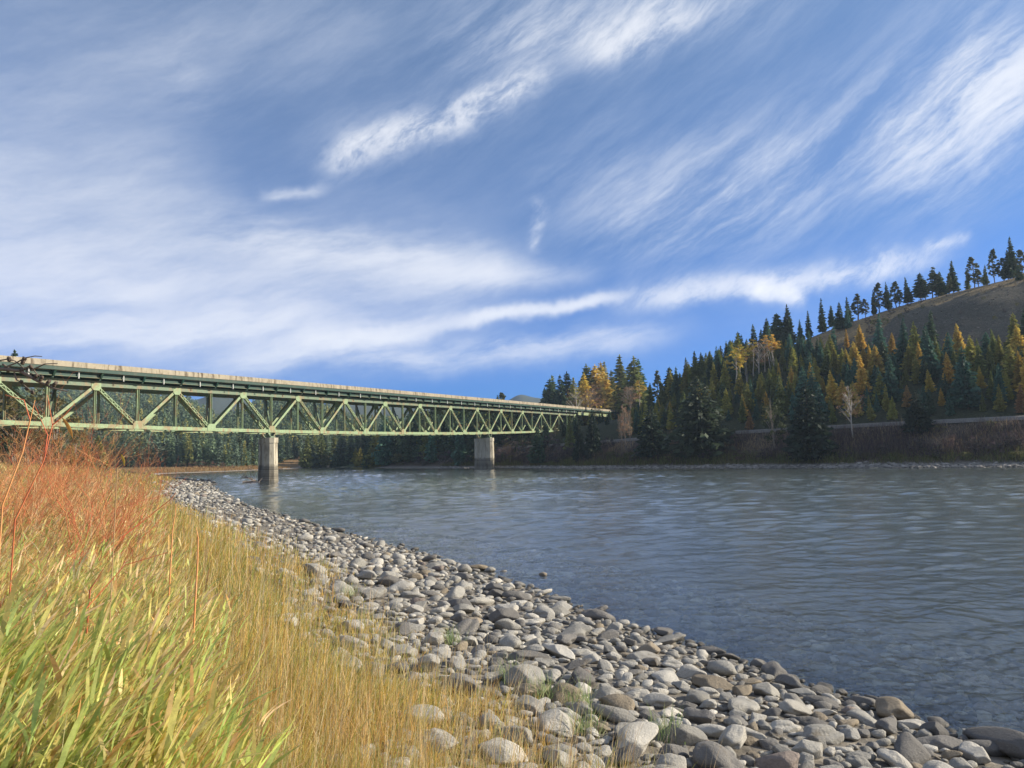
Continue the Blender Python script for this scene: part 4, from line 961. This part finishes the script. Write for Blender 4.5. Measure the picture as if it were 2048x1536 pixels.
# the sunlit stand behind the end of the bridge
for px, ty, kd, dep in [(1100, 757, 'dark', 232), (1112, 750, 'olive', 238), (1124, 748, 'dark', 228), (1137, 742, 'dark', 236), (1150, 755, 'lime', 230), (1165, 735, 'olive', 240), (1172, 745, 'gold', 232), (1184, 727, 'olive', 236), (1198, 728, 'gold', 230), (1207, 722, 'gold', 234), (1216, 722, 'lime', 240), (1228, 740, 'olive', 244), (1243, 710, 'olive', 238), (1256, 726, 'lime', 234), (1270, 711, 'olive', 236), (1276, 730, 'dark', 242), (1291, 716, 'blue', 246),
                        (1158, 768, 'bare', 222), (1190, 758, 'bare', 222), (1180, 772, 'bare', 220), (1252, 745, 'bare', 222), (1236, 762, 'aspen', 222), (1283, 758, 'aspen', 224), (1264, 766, 'bare', 220), (1320, 742, 'pine', 215), (1303, 765, 'olive', 205), (1345, 738, 'lime', 190), (1360, 745, 'dark', 185), (1376, 735, 'lime', 180), (1398, 700, 'olive', 178), (1088, 775, 'dark', 240), (1214, 770, 'bare', 220), (1330, 765, 'olive', 190)]:
    tree_px(kd, px, ty, 900, 'in the sunlit stand behind the bridge end', 1.15 if kd in ('gold', 'lime', 'olive') else 1.5 if kd == 'bare' else 1., dmin=dep if px > 1262 else max(dep, 80.9*(1+.118*(px-93.5)/(213.4-.118*px))+9))
# the rest of the wooded slope
def on_slope(x, y, dl, dr):
    u = x/np.maximum(y, 1); t = x*.68-y*.73
    return (dr > 19) & (dr < np.interp(t, [-105, -95, -82, -74, -60, -45, 0], [70, 62, 58, 50, 42, 40, 40])) & (u > .14) & (u < .74) & (y > 40)
def slope_kind(p):
    u = p[0]/p[1]; q = random.random()
    if u < .36: return 'olive' if q < .42 else 'lime' if q < .60 else 'dark' if q < .80 else 'blue' if q < .93 else 'gold'
    return 'blue' if q < .55 else 'dark' if q < .72 else 'olive' if q < .85 else 'lime' if q < .93 else 'gold'
region(16000, (15, 120), (60, 210), on_slope, slope_kind, lambda p: random.uniform(4.0, 9.4)*random.choice([1, 1, 1, .8, .55]), 'on the wooded slope', .78)
# dark wood on the point behind the bridge
def corridor(x, y):
    n = ((x-P1[0])*BU[0]+(y-P1[1])*BU[1])/PAN+3; o_ = (x-P1[0])*BN[0]+(y-P1[1])*BN[1]; return n, o_
def on_point(x, y, dl, dr):
    n, o_ = corridor(x, y); u = x/y
    return (dr > 3.5) & (y > 160) & (u < .17) & (u > -.2) & (y < 300) & (dr < dl) & ~((o_ < 3.5) & (o_ > -TW-4) & (n < NE))
def point_h(p):
    n, o_ = corridor(p[0], p[1])
    if o_ > 3.4: return min(random.uniform(5, 9), 9)
    top = proj(p+np.array([0, 0, 12.]))
    return random.uniform(9.5, 15)*(1. if p[0] > -38 else .8)
region(1500, (-60, 45), (160, 300), on_point, lambda p: 'dark' if random.random() < .62 else 'olive' if random.random() < .5 else 'blue' if random.random() < .7 else 'lime', point_h, 'in the wood behind the bridge', 1.9)
def under(x, y, dl, dr):
    n, o_ = corridor(x, y); return (dr > 3) & (o_ < 4) & (o_ > -TW-4) & (n > 9.3) & (n < 13.2)
region(300, (-10, 30), (165, 225), under, lambda p: random.choice(['bushy', 'dark', 'bushy']), lambda p: min(random.uniform(2.2, 3.6), 3.6), 'under the last span of the bridge', 1.5)
tree_px('pine', 1012, 782, 930, '', 1., 'round topped pine showing above the bridge deck near mid river', 1, dmin=235); tree_px('dark', 998, 790, 930, 'in the wood behind the bridge', 1., dmin=240)
# far bank edge trees and the clump at the bend
for i, px in enumerate(np.arange(150, 742, 11.5)):
    by = 930 - (px-150)*.0; tree_px(random.choice(['far', 'far', 'far', 'olive']), px+random.uniform(-4, 4), random.uniform(846, 872)+(px > 380)*4-(px < 330)*8, by, 'at the foot of the far wooded hill', 1.1, dmin=random.uniform(262, 292))
for px, ty, kd in [(668, 905, 'dark'), (676, 908, 'dark'), (685, 900, 'blue'), (694, 905, 'dark'), (703, 896, 'olive'), (711, 892, 'lime'), (720, 894, 'lime'), (728, 897, 'olive'), (735, 880, 'dark'), (745, 872, 'olive'), (756, 865, 'lime'), (768, 858, 'olive')]:
    tree_px(kd, px, ty, 932, 'at the river bend left of the dark wood', 1.25, dmin=random.uniform(256, 272) if px < 733 else 238)
# brown trees beyond the left end of the bridge
for px, ty, by, kd, dep in [(28, 775, 945, 'bushy', 128), (75, 765, 945, 'bushy', 132), (112, 792, 945, 'bushy', 126), (-15, 760, 945, 'bushy', 124), (150, 850, 945, 'bushy', 138), (60, 850, 945, 'bushy', 118), (100, 870, 945, 'bushy', 122), (175, 880, 945, 'olive', 150), (140, 885, 945, 'lime', 132), (200, 868, 945, 'olive', 170), (188, 885, 945, 'dark', 160)]:
    tree_px(kd, px, ty, by, 'beyond the left end of the bridge', 1.15, dmin=dep)
tree_px('dark', 4, 696, 945, '', 1., 'tip of a tall conifer showing over the parapet at the left edge', dmin=140)

# the 300 that show largest of each kind stand as things, the rest as one mass
def tree_phrase(kind, px, py, size, where, h):
    nm = TNAME[kind][1]
    if where == 'on the wooded slope':
        row = 'high up' if py < 715 else 'halfway up' if py < 775 else 'low down'
        colm = 'by the bridge end' if px < 1310 else 'behind the big spruce' if px < 1450 else 'under the yellow trees' if px < 1600 else 'around the pale birch' if px < 1760 else 'right of the birch' if px < 1900 else 'by the right edge'
        where = row + ' the slope ' + colm if row != 'low down' else 'low on the slope ' + colm
    elif where == 'in the wood behind the bridge':
        where = 'behind the bridge ' + ('at left end of wood' if px < 790 else 'left of middle' if px < 870 else 'left of far pier' if px < 945 else 'at far pier' if px < 995 else 'right of far pier' if px < 1070 else 'near its far end')
    elif where == 'at the foot of the far wooded hill':
        where = 'below far hill ' + ('left' if px < 515 else 'right') + ' of near pier'
    sz = 'tall' if size > 95 else 'small' if size < 48 else ''
    return (sz + ' ' + nm + ' ' + where).strip()
# how much of each tree shows past the trees in front of it
MASK = np.zeros((400, 540), bool)
for T in sorted(TREES, key=lambda t: float((t[1]-CAM) @ CF)):
    if T[8] <= 0: continue
    x0, yb = proj(T[1]); yt = proj(T[1]+np.array([0, 0, T[2]]))[1]; hw = (yb-yt)*.17*T[4]; tot_ = new_ = 0
    for yy in range(int(yt//4), int(yb//4)+1):
        w_ = hw*min(1, max(.12, (yy*4-yt)/(yb-yt+1e-6))); a_, b_ = int((x0-w_)//4)+10, int((x0+w_)//4)+11
        if 0 <= yy < 400 and b_ > 0 and a_ < 540:
            seg = MASK[yy, max(a_, 0):b_]; tot_ += seg.size; new_ += int((~seg).sum()); seg[:] = True
    T[8] *= math.sqrt(new_/tot_) if tot_ else 0.
    T.append(yb-yt)
kinds3 = {}
for T in TREES: kinds3.setdefault(TNAME[T[0]][0], []).append(T)
rest = Pile(); rest_n = 0; items = {}
LOWT = {}
def decim(me):
    V = np.zeros(len(me.vertices)*3, np.float32); me.vertices.foreach_get('co', V); V = V.reshape(-1, 3)
    C = np.zeros(len(V)*4, np.float32); me.color_attributes['Col'].data.foreach_get('color', C); C = C.reshape(-1, 4)[:, :3]
    return V, C
for nm, L in kinds3.items():
    L.sort(key=lambda t: -t[8])
    for i, T in enumerate(L):
        kind, p, h, where, wx, label, px, py, size, var = T[:10]
        v = var if var is not None else random.randrange(len(KIND[kind])); cm, tm = KIND[kind][v]; rz = random.uniform(0, 6.3)
        if (i < 298 and size > 7) or label:
            root = empty(nm, p, rz); wx *= random.uniform(.82, 1.28) if not label else 1; root.scale = (h*wx, h*wx*random.uniform(.9, 1.1), h); root.rotation_euler = (random.gauss(0, .03), random.gauss(0, .03), rz)
            obj('crown', cm, root); obj('trunk', tm, root)
            if label: prop(root, label, TNAME[kind][2])
            else: items.setdefault((nm, TNAME[kind][2]), []).append((root, tree_phrase(kind, px, py, T[10] if len(T) > 10 else size, where, h), px))
        else:
            if id(cm) not in LOWT: LOWT[id(cm)] = decim(cm)
            V, C = LOWT[id(cm)]; c_, s_ = cos(rz), sin(rz)
            V2 = np.stack([(V[:, 0]*c_-V[:, 1]*s_)*h*wx, (V[:, 0]*s_+V[:, 1]*c_)*h*wx, V[:, 2]*h], 1)+p
            rest.add(V2, np.arange(len(V)).reshape(-1, 4), C*random.uniform(.8, 1.2)); rest_n += 1
for (nm, cat), L in items.items(): label_all(L, nm.replace('_', ' ') + 's across the river', cat)
if rest_n: prop(rest.obj('wood', M_leaf), 'more conifers filling the wood across the river', 'wood', kind='stuff')
print('TREES', len(TREES), {k: len(v) for k, v in kinds3.items()}, 'rest', rest_n, 'stones', len(rec))
# far wooded hills: one mass
rs = np.random.default_rng(5); low = []
for s in range(12):
    q = np.random.default_rng(700+s); n = 110 if s < 6 else 40; z = q.random(n)**.8*.93+.05; R = (.10+.05*(s % 3))*(1-z)**.8+.012; a = q.uniform(0, 6.3, n)
    C = np.stack([np.cos(a)*R*.7, np.sin(a)*R*.7, z], 1); D = np.stack([np.cos(a), np.sin(a), -.35+q.normal(0, .3, n)], 1); L = (.05+.62*R) if s < 6 else (.09+.85*R)
    low.append(sprays(C, D, L, L*.62, np.ones((n, 3)), q))
far = Pile(); n = 21000
a = np.radians(rs.uniform(-46, 5, n)); r = 262*(930/262)**(rs.random(n)**.85); x = r*np.sin(a); y = r*np.cos(a); z, dl, dr, wet = terrain(x, y)
okm = (~wet) & (y > 245) & (np.minimum(dl, dr) > 12)
x, y, z, r = x[okm], y[okm], z[okm], r[okm]; pat = fbm(x, y, 90, 61); pal = np.array([(.105, .150, .082), (.12, .165, .095), (.092, .13, .09), (.26, .24, .075), (.19, .20, .065)])
for i in range(len(x)):
    V, F, C = low[i % 6 + (0 if r[i] < 420 else 6)]; h = rs.uniform(6, 11)*(1.25 if rs.random() < .15 else 1); t = rs.random()
    ci = 3 if t < .035+.10*max(pat[i]-.2, 0) else 4 if t < .12+.3*max(pat[i], 0) else rs.integers(0, 3)
    c_, s_ = cos(i*1.7), sin(i*1.7); w_ = h*rs.uniform(.9, 1.25)
    far.add(np.stack([(V[:, 0]*c_-V[:, 1]*s_)*w_+x[i], (V[:, 0]*s_+V[:, 1]*c_)*w_+y[i], V[:, 2]*h+z[i]-.3], 1), F, np.broadcast_to(pal[ci]*rs.uniform(.75, 1.25), (len(V), 3)))
prop(far.obj('forest', M_leaf), 'dense conifer forest covering the hills far beyond the bridge', 'forest', kind='stuff')

# ------------------------------------------------------------------ brush, grass and shrubs on the far banks
br_ = Pile()
def bank_pts(n, d0, d1, t0, t1):
    P = resample(SR[2:11], .5); P = np.concatenate([P]); i = rng.integers(0, len(P)-1, n); tang = P[np.minimum(i+1, len(P)-1)]-P[np.maximum(i-1, 0)]; tang /= np.linalg.norm(tang, axis=1)[:, None]
    d = rng.uniform(d0, d1, n); X_ = P[i, 0]+tang[:, 1]*d+rng.normal(0, .3, n); Y_ = P[i, 1]-tang[:, 0]*d+rng.normal(0, .3, n); u = X_/Y_; k_ = (u < .75) & (u > -.3) & (Y_ > 40)
    return X_[k_], Y_[k_], d[k_]
def brush(n, d0, d1, h0, h1, w, pal, wts, thr, s, seed, lm0=.35):
    x, y, d = bank_pts(n, d0, d1, 0, 0); k_ = fbm(x, y, s, seed) > thr; x, y = x[k_], y[k_]; z = terrain(x, y)[0]; m = len(x); la = rng.uniform(0, 6.3, m); lm = np.abs(rng.normal(lm0, .25, m)).clip(.02, .95)
    h = rng.uniform(h0, h1, m)*np.clip(1+fbm(x, y, s*.6, seed+3)*.9, .4, 1.8)
    br_.add(*blades(np.stack([x, y, z-.05], 1), h, np.full(m, w)*rng.uniform(.6, 1.4, m), np.stack([np.cos(la)*lm, np.sin(la)*lm], 1), 1.5, pick(m, pal, wts), 3))
brush(34000, 2.8, 6., .5, 1.2, .05, [(.14, .16, .045), (.20, .18, .06), (.22, .17, .08), (.09, .11, .035)], [3, 2, 2, 3], -.35, 5, 71)
brush(46000, 4.2, 11.2, .6, 2.3, .05, [(.10, .07, .075), (.15, .10, .075), (.07, .05, .06), (.24, .18, .11)], [3, 2, 3, 1], -.15, 6, 75)
brush(26000, 7.5, 11.8, .4, .95, .05, [(.44, .33, .19), (.36, .26, .15), (.26, .19, .14)], [2, 2, 2], .0, 7, 79)
prop(br_.obj('bank_brush', M_grass), 'low brown brush and grass on the far bank below the track', 'brush', kind='stuff')
items = []
bsh = [(clump_crown(401+i, c, 22, 26, .5, .55, .42, .08), None) for i, c in enumerate([(.07, .055, .055), (.10, .105, .035), (.13, .085, .06), (.17, .15, .06)])]
def shrub(px, by, hp, k, where, dmin=None):
    p = at(px, by)
    if dmin: p = CAM+ray(px, by)*dmin; p[2] = tz1(p[0], p[1])
    h = hgt(p, hp); o = obj('shrub', bsh[k][0]); o.location = p-np.array([0, 0, .1*h]); o.scale = (h, h, h*.95); o.rotation_euler = (0, 0, random.uniform(0, 6)); items.append((o, '%s shrub %s' % (('dark leafless', 'green', 'reddish brown', 'yellowish')[k], where), px))
for px, by, hp, k in [(1225, 922, 28, 1), (1262, 925, 30, 1), (1345, 925, 26, 2), (1420, 922, 30, 0), (1448, 900, 20, 3), (1480, 922, 26, 2), (1385, 925, 22, 1), (1530, 920, 30, 0), (1570, 925, 24, 1), (1595, 920, 34, 0), (1660, 915, 30, 0), (1690, 920, 26, 0), (1760, 912, 36, 0), (1790, 922, 24, 1), (1830, 905, 36, 0), (1870, 915, 34, 0),
                      (1905, 900, 36, 2), (1950, 905, 40, 0), (1990, 912, 34, 0), (2030, 900, 38, 0), (1930, 922, 26, 1), (2035, 922, 26, 1), (1725, 888, 26, 2), (1655, 880, 26, 2), (1880, 868, 24, 3), (1985, 858, 22, 3), (1800, 880, 26, 2), (1330, 890, 24, 0), (1215, 900, 30, 0), (1290, 905, 24, 0)]:
    shrub(px, by, hp, k, 'on the far bank ' + ('left of the birch' if px < 1706 else 'right of the birch'))
for px, by, hp, k in [(1000, 926, 34, 0), (1040, 926, 40, 0), (1080, 926, 44, 2), (1120, 926, 40, 0), (950, 928, 34, 0), (900, 930, 36, 0), (850, 930, 36, 0), (800, 931, 34, 1), (760, 932, 30, 0), (1060, 905, 36, 2), (1100, 900, 40, 0), (1145, 915, 36, 0), (1020, 900, 36, 0)]: shrub(px, by, hp, k, 'at the waterside under the dark wood')
for px, by, hp in [(365, 938, 13), (385, 938, 16), (405, 937, 18), (425, 936, 17), (445, 936, 16), (465, 935, 12), (350, 938, 10), (560, 937, 10), (500, 935, 10)]: shrub(px, by, hp, 2, 'bare and grey on gravel bar beyond near pier', dmin=238)
label_all(items, 'shrubs on the far banks', 'shrub')
bg_ = Pile(); x = rng.uniform(-110, -60, 26000); y = rng.uniform(190, 262, 26000); z, dl, dr, wet = terrain(x, y); k_ = (~wet) & (dl > 2.2) & (dl < 18); x, y, z = x[k_], y[k_], z[k_]; m = len(x); la = rng.uniform(0, 6.3, m); lm = rng.uniform(.1, .6, m)
bg_.add(*blades(np.stack([x, y, z-.05], 1), rng.uniform(.3, .9, m), np.full(m, .14), np.stack([np.cos(la)*lm, np.sin(la)*lm], 1), 1.5, pick(m, [(.32, .20, .085), (.27, .15, .06), (.36, .27, .13)], [3, 2, 2]), 2))
prop(bg_.obj('bar_grass', M_grass), 'orange brown grass on the gravel bar beyond the near pier', 'grass', kind='stuff')
# stones along the far waterline
fs = Pile(); x, y, d = bank_pts(5200, -.4, 2.6, 0, 0); z = terrain(x, y)[0]
for i in range(len(x)):
    V = LOD[i % 4, i % 6, 1]*rng.uniform(.12, .42)+np.array([x[i], y[i], z[i]]); fs.add(V, ICO[1][1], np.tile(np.array([.22, .205, .18])*rng.uniform(.5, 1.4), (len(V), 1)))
prop(fs.obj('shore_stones', M_cobble, smooth=True), 'pale stones along the waterline of the far bank', 'stones', kind='stuff')

# rubble and low scrub over the bare slope
sc = Pile(); sx_ = rng.uniform(35, 130, 16000); sy_ = rng.uniform(90, 190, 16000); sz_, sdl, sdr, sw_ = terrain(sx_, sy_); st_ = sx_*.68-sy_*.73
k_ = (sdr > SCREE_D(st_)-3) & (sdr < 80) & (sx_/sy_ < .75); sx_, sy_, sz_ = sx_[k_], sy_[k_], sz_[k_]
for i in range(len(sx_)):
    V = LOD[i % 4, i % 6, 1]*(.06+.22*rng.random()**3)+np.array([sx_[i], sy_[i], sz_[i]]); sc.add(V, ICO[1][1], np.tile(np.array([.14, .125, .11])*rng.uniform(.4, 1.6), (len(V), 1)))
prop(sc.obj('rubble', M_cobble, smooth=True), 'loose grey rubble scattered over the bare slope', 'rubble', kind='stuff')
items2 = []
for px, by, hp in [(1842, 605, 12), (1819, 612, 12), (1846, 617, 10), (1815, 625, 12), (1802, 638, 14), (1783, 628, 16), (1770, 650, 18), (1750, 655, 22), (1741, 668, 20), (1735, 648, 16), (1763, 662, 12), (1968, 600, 9), (2010, 625, 8), (2000, 575, 8), (1934, 572, 9), (1885, 592, 9), (1975, 560, 10), (2035, 612, 9), (1870, 640, 8), (1920, 628, 8), (2040, 560, 22), (1990, 640, 10)]:
    p = at(px, by); h = hgt(p, hp); o = obj('scrub_bush', bsh[1 if hp % 4 else 0][0]); o.location = p-np.array([0, 0, .1*h]); o.scale = (h*.8, h*.8, h); o.rotation_euler = (0, 0, px*.1)
    items2.append((o, 'small dark scrub bush ' + ('at left foot of the bare slope' if px < 1780 else 'on the edge of the bare slope' if px < 1860 else 'out on the bare slope'), px))
label_all(items2, 'scrub bushes on the bare slope', 'bush')
# driftwood against the near pier, and the low dark snag beside it
def log(name, pts, rad, label):
    mb = MB(); o0 = np.array(pts[0], float); mb.tube([np.array(q)-o0 for q in pts], np.linspace(rad, rad*.4, len(pts)), 7)
    rs = np.random.default_rng(int(abs(o0[0]*10)));
    for k in range(5):
        a = np.array(pts[min(k % 3+1, len(pts)-1)])-o0; mb.tube([a, a+rs.normal(0, .35, 3)+np.array([-.2, 0, .45])], [rad*.35, rad*.1], 4)
    o = obj(name, mb.me(name, [M_brown], True), None, o0); prop(o, label, 'driftwood')
q = P1 + np.array([-1.7, -1.6]); log('driftwood', [(q[0], q[1], .1), (q[0]-.6, q[1]+.2, .45), (q[0]-1.2, q[1]+.5, .6), (q[0]-1.9, q[1]+.4, .75)], .16, 'dark driftwood branch caught on the waterline of the near pier')
q = CAM+ray(500, 965)*(-3/ray(500, 965)[2]); log('driftwood', [(q[0]-1.0, q[1], .02), (q[0]-.3, q[1]+.1, .1), (q[0]+.6, q[1]+.1, .12), (q[0]+1.2, q[1], .05)], .2, 'low dark log awash in the shallows left of the near pier')
# power line hanging across the far hill
def wirep(px, py, dep): return CAM+ray(px, py)*dep
w = [wirep(200+60*i, 893-2*sin(i*.35)*3-(i/11.)*8, 300-2*i) for i in range(12)]; mb = MB(); o0 = w[0]; mb.tube([a-o0 for a in w], .05, 4)
o = obj('power_line', mb.me('power_line', [M_white], True), None, o0); prop(o, 'thin pale power line strung across the far hill behind the bridge', 'power line')

# ------------------------------------------------------------------ air: pale even haze over the whole valley
hm = bpy.data.materials.new('valley_haze'); hm.use_nodes = True; nt = hm.node_tree; nt.nodes.clear(); g = G(nt)
pv = g.n('ShaderNodeVolumePrincipled'); pv.inputs['Color'].default_value = (.62, .80, 1, 1); pv.inputs['Density'].default_value = .00020; pv.inputs['Anisotropy'].default_value = .2
ou = g.n('ShaderNodeOutputMaterial'); nt.links.new(pv.outputs[0], ou.inputs['Volume'])
mb = MB(); a_, zlo, zhi = 1450., -4.2, 165.; mb.hexa([(-a_, -a_, zlo), (a_, -a_, zlo), (a_, a_, zlo), (-a_, a_, zlo), (-a_, -a_, zhi), (a_, -a_, zhi), (a_, a_, zhi), (-a_, a_, zhi)])
prop(mb.build('haze', hm), kind='stuff')
